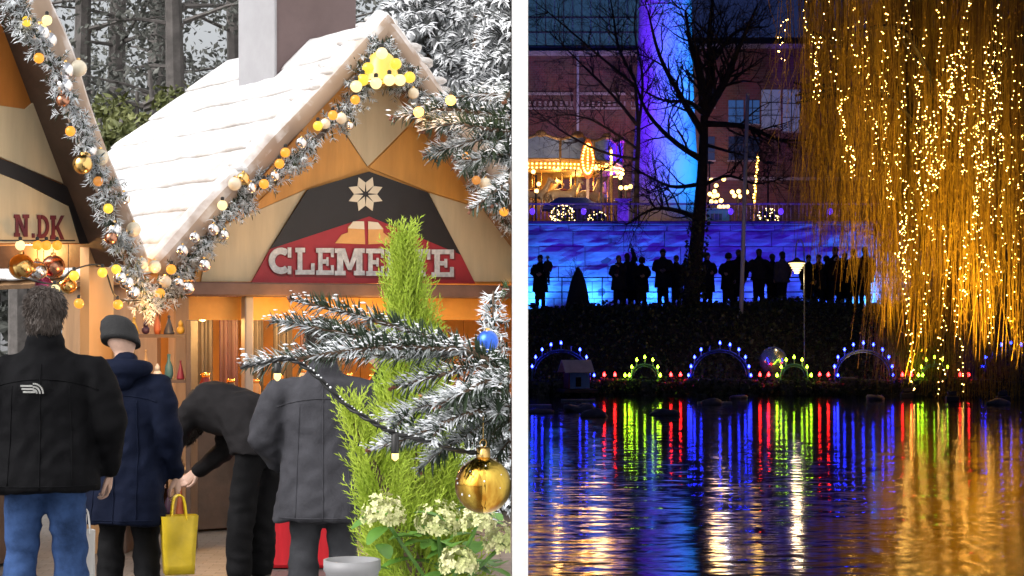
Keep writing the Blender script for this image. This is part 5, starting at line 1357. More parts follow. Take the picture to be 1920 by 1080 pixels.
# poles and lamps on the bank
t = thing('flagpole', P(1389, 604, 54.3), 'tall plain grey pole standing on the bank right of the ivy tree', 'pole')
M_pole = mat('galvanised_pole', (.62, .63, .68), .5)
p0, p1 = P(1389, 604, 54.3), P(1402, 178, 54.3); b = MB(); b.tube([p0, p1], [.062, .05], 12); b.build('pole', M_pole, t, smooth=True)
b = MB(); b.lathe(p1, [(.052, 0), (.055, .03), (.01, .05)], 12); b.build('cap', M_pole, t, smooth=True); b = MB(); b.lathe(p0 - Z * .05, [(.1, 0), (.1, .08), (.065, .1)], 12); b.build('foot_collar', M_pole, t)
d = 50.6
t = thing('garden_lamp', P(1508, 688, d), 'slim garden lamp with swan neck and tiered glowing cream shade', 'lamp')
b = MB(); b.tube(smooth_path([P(1508, 690, d), P(1508, 560, d), P(1508, 490, d), P(1506, 460, d), P(1500, 449, d), P(1494, 456, d), P(1492, 470, d), P(1492, 484, d)], 40), .017, 8); b.build('pole', mat('green_grey_pole', (.16, .18, .18), .4), t, smooth=True)
c = P(1494, 490, d); b = MB(); b.lathe(c, [(.27, -.03), (.28, -.015), (.1, .03), (.05, .09), (.03, .1)], 24); b.build('top_shade', M_fix, t, smooth=True)
G_lamp = glow('cream_lamp_glass', (1., .66, .26), 1.9)
for k, (r_, zz) in enumerate(((.22, -.06), (.185, -.12), (.15, -.18), (.11, -.24), (.07, -.30))):
    b = MB(); b.lathe(c + Z * zz, [(r_ * .75, -.022), (r_, .0), (r_ * .98, .012), (r_ * .6, .022)], 20); b.build('glass_tier', G_lamp, t, smooth=True)
lamp(c - Z * .45, 14, (1, .72, .38), .12, 'garden_lamp_light')
# mirror sphere
c = P(1450, 676, 50.5); t = thing('mirror_sphere', c - Z * .36, 'large silver gazing sphere on the bank above the lights', 'sphere')
b = MB(); b.ball(c, .365, 36, 24); b.build('sphere', mat('polished_steel', (.62, .64, .68), .22, metal=.85), t, smooth=True); b = MB(); b.lathe(c - Z * .42, [(.2, -.2), (.16, .05), (.14, .1)], 16); b.build('foot', M_fix, t)

# stone edging along the shore
t = thing('shore_edging', (8, 49.75, ZW), 'low dark stone edging along the waterline', 'edging'); rng = np.random.default_rng(3); X = .08; M_wet = mat('wet_dark_stone', (.05, .048, .045), .35, var=.3, scale=4, bump=.01)
while X < 14.5:
    w_ = rng.uniform(.35, .8); b = MB(); b.box((X + w_ / 2, 49.75 + rng.normal() * .03, -.17 + rng.normal() * .015), (w_ - .02, .32, .54 - abs(rng.normal()) * .12), Matrix.Rotation(rng.normal() * .03, 3, 'Y'), bev=.04); b.build('edging_stone', M_wet, t, clip='R'); X += w_
rng = np.random.default_rng(15); N = 9000
C = np.column_stack([rng.uniform(.08, 14.6, N), rng.normal(49.56, .07, N), ZW + .02 + np.abs(rng.normal(0, .22, N))]); C = C[C[:, 2] < .16]
b = MB(); leaf_quads(b, C, .04, rng, .6); tag(b.build('shore_plants', M_ivy, clip='R', kind='stuff'), 'low dark plants hanging over the waterline stones', 'plants')
# ------------------------------------------------------------------ light arches along the water
G_blue = glow('blue_white_flame', (.014, .024, 1.), 32); G_lime = glow('lime_flame', (.50, 1., .02), 17); G_redl = glow('red_flame', (1., .012, .012), 26)
M_hoop = mat('blue_painted_hoop', (.10, .16, .30), .4, var=.1)
def flame(parent, p, m, r=.03, name='flame_bulb'):
    k = (m.name, r)
    if k not in BULBS:
        b = MB(); b.lathe((0, 0, 0), [(r * .45, -r), (r * .95, -r * .3), (r, .2 * r), (r * .6, r), (r * .1, r * 1.9)], 8); BULBS[k] = b.mesh('flame_bulb', m, smooth=True)
    return link_mesh(name, BULBS[k], parent, Vector(p) - world_loc(parent))
def light_arch(px, d, rad_px, col, label, n, base_py=706, skip=()):
    c = P(px, base_py, d); r_ = rad_px / F * d; t = thing('light_arch', Vector((c.x, d, -.17)), label, 'light arch', 'light arches along the shore')
    b = MB(); b.tube([c + Vector((math.cos(a) * r_, 0, math.sin(a) * r_ * .92)) for a in np.linspace(math.pi, 0, 30)], .022, 8); b.build('hoop', M_hoop, t, smooth=True, clip='R')
    b = MB(); b.tube([c + Vector((math.cos(a) * (r_ - .06), .06, math.sin(a) * (r_ - .06) * .92)) for a in np.linspace(math.pi, 0, 30)], .012, 6); b.build('inner_hoop', M_hoop, t, smooth=True, clip='R')
    for k in range(n):
        a = math.pi * (1 - (k + .5) / n); q_ = c + Vector((math.cos(a) * r_ * 1.02, 0, math.sin(a) * r_ * .92)); hgt = .13 + .05 * math.sin(a)
        if q_.x < .1: continue
        b = MB(); b.tube([q_, q_ + Z * (hgt - .03)], [.012, .020], 6); b.build('candle', mat('pale_candle', (.5, .5, .55), .5), t)
        if k not in skip: flame(t, q_ + Z * hgt, col)
    for s in (-1, 1):
        b = MB(); b.tube([c + Vector((s * r_, 0, 0)), c + Vector((s * r_, 0, -.24))], .02, 6); b.build('foot', M_hoop, t, clip='R')
    return t
for k, px in enumerate((1052, 1350, 1619, 1896)):
    light_arch(px, 49.7, 54, G_blue, ['large hoop of blue lights over the duck house', 'large hoop of blue lights left of the mirror sphere', 'large hoop of blue lights beside the willow', 'large hoop of blue lights at far right behind the willow'][k], 9, skip=[(5,), (3,), (), (2,)][k])
for k, px in enumerate((1209, 1489, 1752)):
    light_arch(px, 49.7, 25, G_lime, ['small hoop of lime lights right of the duck house', 'small hoop of lime lights under the mirror sphere', 'small hoop of lime lights behind the willow curtain'][k], 5)
lab_i = 0
ORD = ['first', 'second', 'third', 'fourth', 'fifth', 'sixth', 'seventh', 'eighth', 'ninth', 'tenth', 'eleventh', 'twelfth', 'thirteenth', 'fourteenth', 'fifteenth', 'sixteenth', 'seventeenth', 'eighteenth', 'nineteenth'] + [t_ + '-' + u_ if u_ else {'twenty': 'twentieth', 'thirty': 'thirtieth', 'forty': 'fortieth'}[t_] for t_ in ('twenty', 'thirty', 'forty') for u_ in ('', 'first', 'second', 'third', 'fourth', 'fifth', 'sixth', 'seventh', 'eighth', 'ninth')]
for k, (px, m_, nm) in enumerate([(1133, G_redl, 'red'), (1153, G_redl, 'red'), (1258, G_redl, 'red'), (1276, G_redl, 'red'), (1425, G_redl, 'red'), (1441, G_redl, 'red'), (1537, G_redl, 'red'), (1553, G_redl, 'red'), (1692, G_redl, 'red'), (1709, G_redl, 'red'), (1800, G_redl, 'red'), (1816, G_redl, 'red')]):
    p = P(px, 703, 49.7); t = thing('stake_light', Vector((p.x, p.y, -.05)), '%s %s stake light from the left on the shore edging' % (ORD[k], nm), 'light', 'red stake lights')
    b = MB(); b.tube([Vector((p.x, p.y, .07)), p - Z * .03], .014, 6); b.build('stake', M_fix, t); flame(t, p, m_, .038)
for k, (px, m_, nm) in enumerate([(1114, G_blue, 'blue'), (1291, G_blue, 'blue'), (1408, G_blue, 'blue'), (1571, G_blue, 'blue'), (1674, G_blue, 'blue')]):
    p = P(px, 704, 49.7); t = thing('stake_light', Vector((p.x, p.y, -.05)), '%s blue stake light from the left on the shore edging' % ORD[k], 'light', 'blue stake lights')
    b = MB(); b.tube([Vector((p.x, p.y, .07)), p - Z * .03], .014, 6); b.build('stake', M_fix, t); flame(t, p, m_, .03)
for k, (px, m_) in enumerate([(1172, G_lime), (1180, G_lime), (1238, G_lime), (1457, G_lime), (1521, G_lime), (1722, G_lime), (1730, G_lime)]):
    p = P(px, 704, 49.6); t = thing('stake_light', Vector((p.x, p.y, -.05)), '%s lime stake light from the left on the shore edging' % ORD[k], 'light', 'lime stake lights')
    b = MB(); b.tube([Vector((p.x, p.y, .07)), p - Z * .03], .014, 6); b.build('stake', M_fix, t); flame(t, p, m_, .034)

# duck house
c = P(1078, 728, 49.2); t = thing('duck_house', c, 'little wooden duck house with pale plank roof and blue wall in the water', 'duck house')
W_, Dp, h_ = .52, .5, .42; Mx = Matrix.Rotation(R(14), 3, 'Z')
def lb(name, cc, sz, m, par=t, rot=None, bev=.0):
    b = MB(); M2 = Mx @ rot if rot is not None else Mx; b.box(c + Mx @ Vector(cc), sz, M2, bev); return b.build(name, m, par)
lb('wall', (.06, 0, h_ / 2), (W_, Dp, h_), mat('blue_plank_wall', (.16, .34, .60), .6, var=.1, scale=8)); lb('gable_wall', (-.222, 0, h_ * .5), (.02, Dp + .02, h_ * 1.0), mat('red_gable', (.30, .06, .04), .6))
lb('doorway', (.02, -Dp / 2 - .004, .17), (.14, .02, .24), mat('painted_black_opening', (.004, .004, .004), .9)); lb('raft', (.05, 0, -.06), (.9, .8, .08), M_wood_dark)  # doorway shade painted as a black panel on the solid wall
for k in range(5):
    for s in (-1, 1):
        tt = (k + .5) / 5; lb('roof_plank', (.03, s * (.01 + tt * .36), h_ + .30 - tt * .31), (.78, .098, .02), mat('pale_roof_plank', (.62, .58, .55), .7, var=.15, scale=6), rot=Matrix.Rotation(-s * R(40), 3, 'X'))
# things floating near the shore
M_rock = mat('wet_boulder', (.09, .075, .07), .45, var=.35, scale=5, bump=.015)
for k, (px, py, w_, h2) in enumerate(((1090, 765, .55, .22), (1115, 775, .5, .20), (1243, 772, .45, .2), (1385, 741, .3, .12), (1335, 752, .42, .16), (1643, 744, .4, .2), (1870, 752, .4, .18), (1005, 768, .5, .12))):
    dd = (CAMZ - ZW) * F / (py + 6 - 600); p = P(px, py + 6, dd); t = thing('boulder', p, ['wet boulder left of the duck house raft', 'wet boulder in the water right under the duck house', 'dark boulder in front of the first lime hoop', 'small stone before the second blue hoop', 'flat stone left below the second blue hoop', 'stone at the foot of the third blue hoop', 'stone in the water at far right below the willow', 'flat rock at the wall end of the water'][k], 'rock', 'boulders along the waterline')
    b = MB(); b.ball(p + Z * h2 * .1, 1, 18, 12, (w_ * .62, w_ * .5, h2 * .62)); rr = random.random() * 50
    b.v = [tuple(Vector(v) + (Vector(v) - p) * .55 * mnoise.noise(Vector(v) * 4.5 + Vector((rr, 0, 0)))) for v in b.v]; b.build('stone', M_rock, t, smooth=True)
for k, (x0, x1_, py) in enumerate(((992, 1034, 762), (1052, 1116, 752), (1308, 1372, 757))):
    dd = (CAMZ - ZW) * F / (py - 600); t = thing('floating_plank', P((x0 + x1_) / 2, py, dd), ['floating plank nearest the white wall', 'floating plank beside the boulders under the duck house', 'floating plank before the second blue hoop'][k], 'plank', 'planks on the water')
    b = MB(); p0, p1 = P(x0, py, dd), P(x1_, py, dd); b.box((p0 + p1) / 2 + Z * .02, ((p1 - p0).length, .2, .05), bev=.01); b.build('board', mat('grey_wet_plank', (.16, .17, .19), .4, var=.2), t)
    for s in (.12, .88):
        b = MB(); b.box(p0.lerp(p1, s) - Z * .03, (.06, .22, .06)); b.build('batten', M_wood_dark, t)

# ------------------------------------------------------------------ the people on the path
cN = [cloth('night_coat_%d' % i, c_, sheen=0) for i, c_ in enumerate(((.018, .018, .02), (.03, .03, .038), (.022, .026, .045), (.05, .045, .042), (.035, .022, .022)))]
nh = [mat('night_hair_%d' % i, c_, .6) for i, c_ in enumerate(((.02, .014, .01), (.10, .07, .045), (.05, .04, .035)))]
hatm = [mat('knit_%d' % i, c_, .9) for i, c_ in enumerate(((.02, .02, .022), (.30, .28, .27), (.10, .03, .03)))]
phoneL = [(-.19, 0, 1.42), (-.24, .18, 1.22), (-.08, .33, 1.38)]; phoneR = [(.19, 0, 1.42), (.24, .18, 1.22), (.08, .33, 1.38)]
lowL = [(-.19, 0, 1.42), (-.26, .05, 1.16), (-.07, .26, 1.12)]; lowR = [(.19, 0, 1.42), (.26, .05, 1.16), (.07, .26, 1.12)]
upR = [(.19, 0, 1.43), (.26, .08, 1.66), (.20, .18, 1.92)]
PD = 57.2
def np_(px, H, rot, label, i, d=PD, **k):
    kw = dict(H=H, coat=cN[i % 5], legs=cN[(i + 1) % 3], hair=nh[i % 3], vox=.03, group='people on the path', hem=[.8, .62, .74, .55, .84][(i + int(px)) % 5], wide=1.22, flare=1.1); kw.update(k)
    return person((wx(px, d), d, TZ), R(rot), label, **kw)
np_(1013, 1.62, 170, 'person at far left of the path carrying a small child', 0, armL=lowL, armR=lowR, hairlen=.15)
np_(1027, .85, 20, 'small child in pale striped hat held by the leftmost person', 3, d=PD - .32, hat=hatm[1]).location.z = TZ + .72
np_(1160, 1.60, 165, 'woman in scarf looking up with raised hand, fair long hair', 1, armL=phoneL, armR=lowR, scarf=hatm[2], hairlen=.22, hair=mat('fair_hair', (.22, .16, .09), .6))
np_(1176, 1.68, 15, 'person behind the scarf wearer holding one arm high overhead', 2, d=PD + .5, armR=upR)
np_(1203, 1.55, 182, 'person in dark hood looking down at a phone in both hands', 0, armL=lowL, armR=lowR, hat=hatm[0], hem=.55, head=(0, .06, 1.61))
np_(1243, 1.80, 175, 'broad person with head tipped back left of the ivy tree', 3, armL=lowL, armR=lowR, wide=1.2)
np_(1268, 1.62, 190, 'person close behind the ivy tree on its left side', 1, d=PD + .4)
np_(1326, 1.70, 200, 'person in dark coat right behind the ivy tree', 2, d=PD + .3, armL=lowL)
np_(1366, 1.66, 160, 'person left of the tall pole with hands low', 0, armR=lowR, hat=hatm[0])
np_(1385, 1.80, 5, 'tallest person right at the tall pole, facing the wall', 4, d=PD + .6)
np_(1423, 1.80, 0, 'person with elbows out standing right of the tall pole', 1, armL=[(-.19, 0, 1.42), (-.34, -.02, 1.2), (-.15, .15, 1.1)], armR=[(.19, 0, 1.42), (.34, -.02, 1.2), (.15, .15, 1.1)])
np_(1448, 1.66, 10, 'person left of the grey jacket pair beneath the garden lamp', 2, d=PD + .3)
np_(1467, 1.72, 25, 'person in paler grey jacket just left of the garden lamp', 3, coat=cloth('night_grey_jacket', (.11, .10, .12), sheen=0), wide=1.2)
np_(1516, 1.62, 170, 'person right behind the garden lamp pole', 0)
np_(1535, 1.64, 185, 'person under the first willow strands', 1, d=PD + .2, armL=phoneL)
np_(1566, 1.85, 178, 'tall person raising a phone among willow strands', 4, armL=phoneL, armR=phoneR)
np_(1600, 1.80, 2, 'person beside the willow curtain facing the wall', 2, armL=phoneL)
np_(1622, 1.86, 8, 'tall person at the edge of the willow curtain beside the bright uplight', 0)
np_(1190, 1.58, 10, 'shorter person between the raised arm and the hooded phone holder', 4, d=PD + .7, hat=hatm[0])
np_(1550, 1.60, 12, 'shorter person between two phone holders by the willow', 3, d=PD + .8, hat=hatm[0])
np_(1584, 1.70, 182, 'person in dark coat between the tall ones by the willow', 1, d=PD + .5, armR=phoneR)
# wrapped shrub
p = Vector((wx(1084, 57), 57., TZ)); t = thing('wrapped_shrub', p, 'dark shrub bundled in netting on the path left of the crowd', 'shrub')
b = MB(); prof = [(.34, 0), (.36, .15), (.30, .45), (.22, .8), (.12, 1.1), (.03, 1.25)]; b.lathe(p, prof, 14); b.v = [tuple(Vector(v) + Vector((.04 * mnoise.noise(Vector(v) * 5), .04 * mnoise.noise(Vector(v) * 5 + Z), 0)) + Vector((.0, 0, 0))) for v in b.v]; b.build('wrapping', mat('dark_netting', (.03, .028, .026), .8, var=.4, scale=12, bump=.02), t, smooth=True)
b = MB(); rng = np.random.default_rng(6)
for k in range(14): twigs(b, p + Z * rng.uniform(.4, 1.1), Vector((rng.normal() * .5, 0, 1)).normalized(), rng.uniform(.4, .8), .012, 1, rng)
b.build('twigs', M_nbark, t, kind='stuff')
# ------------------------------------------------------------------ carousel on the terrace
CD = 72.; cc = Vector((wx(1012, CD), CD, UZ)); CR = 3.05
car = thing('carousel', cc, 'carousel with blue panelled rounding boards and rows of warm bulbs, cut by the white wall', 'carousel')
M_gilt = mat('gilded_wood', (.50, .30, .10), .4, var=.25, scale=4, metal=.4); M_cpanel = mat('painted_sky_panel', (.30, .38, .50), .5, col2=(.16, .22, .34), scale=1.4); M_cfl = mat('carousel_floor', (.20, .11, .06), .5, var=.2)
G_warm = glow('warm_carousel_bulb', (1., .52, .09), 9); G_soft = glow('warm_globe_lamp', (1., .56, .15), 4)
zf0, zf1 = 7.05 - UZ, 8.15 - UZ
b = MB(); b.lathe(cc, [(CR * .97, .02), (CR * .97, .28), (.3, .29)], 32); b.build('platform', M_cfl, car, clip='R')
b = MB(); b.lathe(cc, [(CR * .95, zf1 - .02), (CR * .5, zf1 + .12), (.2, zf1 + .25)], 24); b.build('canopy', mat('striped_canopy', (.30, .10, .07), .6, var=.2), car, clip='R')
b = MB(); b.lathe(cc, [(CR * .94, zf0 + .02), (CR * .94, zf0 + .05), (.3, zf0 + .06)], 24); b.build('ceiling', mat('gold_ceiling', (.55, .36, .12), .5, var=.2), car, clip='R')
b = MB(); b.lathe(cc, [(.55, .29), (.5, zf0)], 16); b.build('centre_drum', mat('mirror_drum', (.5, .32, .14), .3, metal=.6, var=.4, scale=3), car, smooth=True, clip='R')
NP = 14
for k in range(NP):
    a0 = 2 * math.pi * k / NP; a1 = 2 * math.pi * (k + 1) / NP; am = (a0 + a1) / 2
    def cp_(a, r_, z_): return cc + Vector((math.cos(a) * r_, math.sin(a) * r_, z_))
    if cp_(am, CR, 0).x < .25 or math.sin(am) > .55: continue
    pts = []
    for j in range(9):
        f = j / 8; pts.append(cp_(a0 + (a1 - a0) * f, CR, zf1 - .05 + .16 * math.sin(math.pi * f) ** 2))
    poly = [cp_(a0, CR, zf0 + .35), cp_(a1, CR, zf0 + .35)] + pts[::-1]
    nn = Vector((math.cos(am), math.sin(am), 0)); b = MB(); b.prism(poly, nn, .05); po = b.build('rounding_board', M_cpanel, car, clip='R')
    b = MB(); b.tube([p_ + nn * .03 for p_ in pts], .055, 6); b.tube([cp_(a0, CR + .04, zf0 + .33), cp_(a0, CR + .04, zf1)], .05, 6); b.tube([cp_(a0, CR + .04, zf0 + .33), cp_(a1, CR + .04, zf0 + .33)], .05, 6); b.ball(cp_(am, CR + .05, zf1 + .14), .13, 10, 7, (1.5, .6, 1)); b.build('gilt_frame', M_gilt, po, clip='R')
    b = MB(); b.prism([cp_(a0, CR - .02, zf0), cp_(a1, CR - .02, zf0), cp_(a1, CR, zf0 + .33), cp_(a0, CR, zf0 + .33)], nn, .04); b.build('lower_valance', M_gilt, car, clip='R')
    bl = MB()
    for j in range(9):
        for zz in (zf0 + .02, zf0 + .16):
            a = a0 + (a1 - a0) * (j + .5) / 9; p_ = cp_(a, CR + .08, zz)
            if p_.x > .15: bl.ball(p_, .033, 6, 5)
    if bl.v: bl.build('bulb_row', G_warm, car, smooth=True, kind='stuff')
for k in range(10):
    a = 2 * math.pi * (k + .3) / 10; r_ = CR * (.72 if k % 2 else .86); p_ = cc + Vector((math.cos(a) * r_, math.sin(a) * r_, 0))
    if p_.x < .3: continue
    b = MB(); b.tube([p_ + Z * .29, p_ + Z * zf0], .028, 8); b.build('pole', mat('brass_pole', (.75, .5, .2), .25, metal=1.), car, smooth=True)
for a in (-.3, -1.2, -2.0, .6, 1.6): lamp(cc + Vector((math.cos(a) * 1.7, math.sin(a) * 1.7, zf0 - .25)), 24, (1, .55, .16), .15, 'carousel_light')
spot((2.6, 65.2, UZ + .4), (1.9, 69, 7.6), 260, (1, .82, .66), 80, 1., .1, 'carousel_added_fill')  # added spot without fixture, brightens the rounding boards
# carousel horses
hb = MB()
cap_tube(hb, [(-.35, 0, .95), (-.1, 0, .98), (.2, 0, .96), (.38, 0, 1.0)], [.17, .16, .16, .17], 12)
cap_tube(hb, [(.38, 0, 1.05), (.52, 0, 1.28), (.60, 0, 1.48)], [.13, .10, .085], 10); cap_tube(hb, [(.58, 0, 1.5), (.72, 0, 1.44), (.84, 0, 1.34)], [.085, .07, .05], 10)
for s in (-.06, .06): cap_tube(hb, [(.57, s, 1.56), (.57, s * 1.2, 1.66)], [.025, .01], 6)
for x_, s, kx in ((.34, .09, .18), (.30, -.09, .05), (-.38, .09, -.12), (-.40, -.09, .02)): cap_tube(hb, [(x_, s, .9), (x_ + kx, s, .62), (x_ + kx * .6 - .06, s, .38), (x_ + kx * .6 - .02, s, .34)], [.085, .05, .035, .04], 8)
cap_tube(hb, [(-.48, 0, 1.02), (-.62, 0, .9), (-.66, 0, .6)], [.05, .06, .03], 8)
horse_me = shell_mesh(hb, 'horse_body', mat('painted_horse', (.40, .30, .20), .35, var=.25, scale=4), .035, 3)
sd = MB(); sd.ball((0, 0, 1.1), 1, 12, 8, (.2, .17, .06)); saddle_me = sd.mesh('saddle', mat('red_saddle', (.25, .03, .03), .4), smooth=True)
for k, (a, r_) in enumerate(((-1.9, 2.3), (-1.25, 2.5), (-.75, 2.4), (-.2, 2.35), (-1.55, 1.4), (-.5, 1.3))):
    p_ = cc + Vector((math.cos(a) * r_, math.sin(a) * r_, .55))
    if p_.x < .75: p_.x = .8 + .1 * k
    t = thing('carousel_horse', p_, '%s carousel horse from the left under the bulb rows' % ORD[k], 'carousel horse', 'carousel horses', a + math.pi / 2)
    link_mesh('horse_body', horse_me, t); link_mesh('saddle', saddle_me, t)
    b = MB(); b.tube([(0, 0, .3), (0, 0, 1.9)], .025, 6); b.build('twisted_pole', MATS['brass_pole'], t, local=True)
# lit leaf-shaped sign on a post and a bulb column beside it
d = 67.5; p = P(1104, 415, d); t = thing('light_sign', Vector((p.x, d, UZ)), 'tall leaf shaped sign outlined with bulbs in front of the carousel', 'sign')
c = P(1102, 298, d); b = MB(); b.box((c.x, d + .05, (UZ + c.z) / 2 - .2), (.10, .10, c.z - UZ - .4)); b.build('post', mat('painted_post', (.35, .22, .14), .5), t)
out = []
for k in range(28):
    a = 2 * math.pi * k / 28; out.append(c + Vector((math.sin(a) * .26 * (1 - .25 * max(0, math.cos(a))), 0, math.cos(a) * .72)))
b = MB(); b.prism(out, (0, -1, 0), .06); b.build('board', mat('orange_sign_board', (.55, .16, .03), .5), t); bl = MB()
inn = [c + (q_ - c) * .72 + Vector((0, -.1, 0)) for q_ in out]
for q_ in inn: bl.ball(q_, .035, 6, 5)
for k in range(8): bl.ball(c + Vector((0, -.1, .35 - k * .1)), .03, 6, 5)
bl.build('bulbs', G_warm, t, kind='stuff')
d = 68.; t = thing('bulb_column', Vector((wx(1146, d), d, UZ)), 'vertical column of warm bulbs at the carousel edge', 'light column'); b = MB(); b.tube([Vector((wx(1146, d), d, UZ)), P(1146, 276, d)], .05, 8); b.build('post', M_gilt, t); bl = MB()
for k in range(13): bl.ball(P(1146, 283 + k * 3.6, d - .1), .04, 6, 5)
bl.build('bulbs', G_warm, t, kind='stuff')
def globe_post(pts, d, label):
    """candelabra: one post with several lit globes"""
    xm = sum(p[0] for p in pts) / len(pts); t = thing('candelabra_lamp', Vector((wx(xm, d), d, UZ)), label, 'lamp', 'candelabra lamps on the terrace'); top = min(p[1] for p in pts)
    b = MB(); b.tube([Vector((wx(xm, d), d, UZ)), P(xm, top + 6, d)], .035, 8); b.build('post', M_fix, t)
    for i, (x_, y_) in enumerate(pts):
        b = MB(); b.tube(smooth_path([P(xm, y_ + 10, d), P((xm + x_) / 2, y_ + 9, d), P(x_, y_ + 4, d)], 8), .015, 5); b.build('arm', M_fix, t)
        g_ = link_mesh('globe', BULBS.setdefault('nglobe', bulb_mesh('globe', .075, G_soft)), t, P(x_, y_, d) - world_loc(t))
globe_post([(1117, 315), (1138, 310)], 66, 'candelabra with two globes beside the leaf shaped sign')
globe_post([(1158, 323), (1163, 333)], 66, 'candelabra with two globes at the right of the carousel')
globe_post([(1164, 352), (1174, 352), (1182, 350)], 65, 'low candelabra with three globes beside the violet pillar')
globe_post([(1334, 338), (1357, 336), (1343, 348)], 67, 'tall candelabra with three globes right of the ivy tree')
globe_post([(1331, 364), (1338, 368), (1345, 366), (1340, 359), (1334, 378), (1342, 379)], 66, 'six globe candelabra right of the ivy tree, low')
globe_post([(1373, 360), (1377, 367), (1385, 359), (1387, 368), (1400, 360)], 66, 'five globe candelabra beside the tall pole')
globe_post([(1352, 376), (1364, 387), (1356, 388), (1349, 388)], 65, 'four globe candelabra near the pavilion')
globe_post([(1000, 322), (1010, 345), (1006, 358)], 66, 'candelabra with three globes nearest the white wall')
lamp(P(1350, 370, 64.5), 60, (1, .6, .25), .3, 'candelabra_light'); lamp(P(1125, 360, 64.5), 50, (1, .6, .25), .3, 'candelabra_light')
# column wound with a golden light string
d = 66; t = thing('string_light_column', Vector((wx(1416, d), d, UZ)), 'slim golden column wound with a light string right of the tall pole', 'light column')
b = MB(); b.tube([Vector((wx(1413, d), d, UZ)), P(1421, 285, d)], .04, 8); b.build('column', M_gilt, t); bl = MB()
for k in range(16): bl.ball(P(1413 + k * .55 + math.sin(k * 1.9) * 1.5, 382 - k * 5.8, d - .1), .035, 6, 5)
bl.build('bulbs', glow('gold_string_bulb', (1., .56, .10), 9), t, kind='stuff'); lamp(P(1417, 335, d - .5), 8, (1, .55, .12), .2, 'column_light')
# blue roofed kiosk, violet pillar, pavilion
d = 64.5; c = Vector((wx(1072, d), d, UZ)); t = thing('kiosk', c, 'low kiosk with blue hipped roof in front of the carousel', 'kiosk')
b = MB(); b.box(c + Z * .32, (1.3, .8, .64)); b.build('wall', mat('lilac_kiosk_wall', (.30, .25, .32), .6, var=.1), t)
zr = wz(388, d) - UZ; hb_ = [(-.95, -.7, zr), (.95, -.7, zr), (.95, .7, zr), (-.95, .7, zr), (-.45, -.3, zr + .30), (.45, -.3, zr + .30), (.45, .3, zr + .30), (-.45, .3, zr + .30)]
b = MB(); b.add([c + Vector(v) for v in hb_], [(3, 2, 1, 0), (4, 5, 6, 7), (0, 1, 5, 4), (1, 2, 6, 5), (2, 3, 7, 6), (3, 0, 4, 7)]); b.build('roof', mat('blue_kiosk_roof', (.06, .13, .32), .45, var=.1), t)
b = MB(); b.box(c + Z * (zr - .06), (1.95, 1.45, .10)); b.build('fascia', mat('pale_fascia', (.42, .40, .44), .6), t)
for sx in (-1, 1):
    b = MB(); b.tube([c + Vector((sx * .6, -.5, 0)), c + Vector((sx * .6, -.5, zr - .1))], .03, 6); b.build('post', M_fix, t)
d = 63.; c = Vector((wx(1168, d), d, UZ)); t = thing('violet_pillar', c, 'square violet lit pillar with flat cap on the terrace', 'pillar')
b = MB(); b.box(c + Z * .42, (.36, .36, .84), bev=.02); b.build('shaft', mat('pale_render', (.5, .5, .52), .6, var=.1), t); b = MB(); b.box(c + Z * .88, (.56, .56, .07), bev=.01); b.build('cap', MATS['pale_render'], t)
spot(c + Vector((-.1, -.9, .1)), c + Z * .6, 16, (.16, .02, 1), 90); spot(c + Vector((.3, -.9, 1.6)), c + Z * .6, 10, (.10, .05, 1), 90)
c = Vector((wx(1345, 64.), 64., UZ)); t = thing('pavilion', c, 'small pale blue pavilion on the terrace right of the ivy tree', 'pavilion')
b = MB(); b.box(c + Z * .30, (.75, .5, .60), bev=.015); b.build('wall', mat('pale_blue_panel', (.22, .38, .48), .5, var=.1), t); b = MB(); b.box(c + Vector((-.06, -.254, .36)), (.36, .02, .22)); b.build('window', M_nglass, t); b = MB(); b.box(c + Z * .63, (.86, .6, .05), bev=.01); b.build('roof', MATS['pale_fascia'], t)
lamp(c + Vector((.2, -1.2, .9)), 6, (.3, .6, 1), .1, 'pavilion_light')
# bush with fairy lights
def fairy_bush(px, d, w_, h_, label, n, seed):
    c = Vector((wx(px, d), d, UZ)); t = thing('fairy_light_bush', c, label, 'bush', 'bushes with fairy lights'); rng = np.random.default_rng(seed); N = 900
    q_ = norm_rows(rng.normal(size=(N, 3))) * rng.uniform(.5, 1, (N, 1)) * np.array([w_, .3, h_]) + np.array([c.x, c.y, UZ + h_]); b = MB(); leaf_quads(b, q_, .05, rng); b.build('foliage', M_ivy, t, kind='stuff')
    b = MB(); b.tube([c, c + Z * h_], .03, 6); b.build('stem', M_nbark, t); bl = MB()
    for k in range(n): v = Vector(norm_rows(rng.normal(size=(1, 3)))[0]); v.y = -abs(v.y); bl.ball(c + Z * h_ + Vector((v.x * w_, v.y * .33, v.z * h_)) * 1.0, .014, 5, 4)
    bl.build('fairy_lights', glow('fairy_light', (1., .66, .22), 8), t, kind='stuff')
fairy_bush(1056, 62.6, .42, .34, 'rounded bush full of fairy lights under the kiosk roof', 90, 3); fairy_bush(1440, 62.8, .35, .30, 'bush with fairy lights right of the tall pole', 40, 4); fairy_bush(1120, 62.8, .3, .25, 'smaller bush with fairy lights left of the violet pillar', 25, 5)

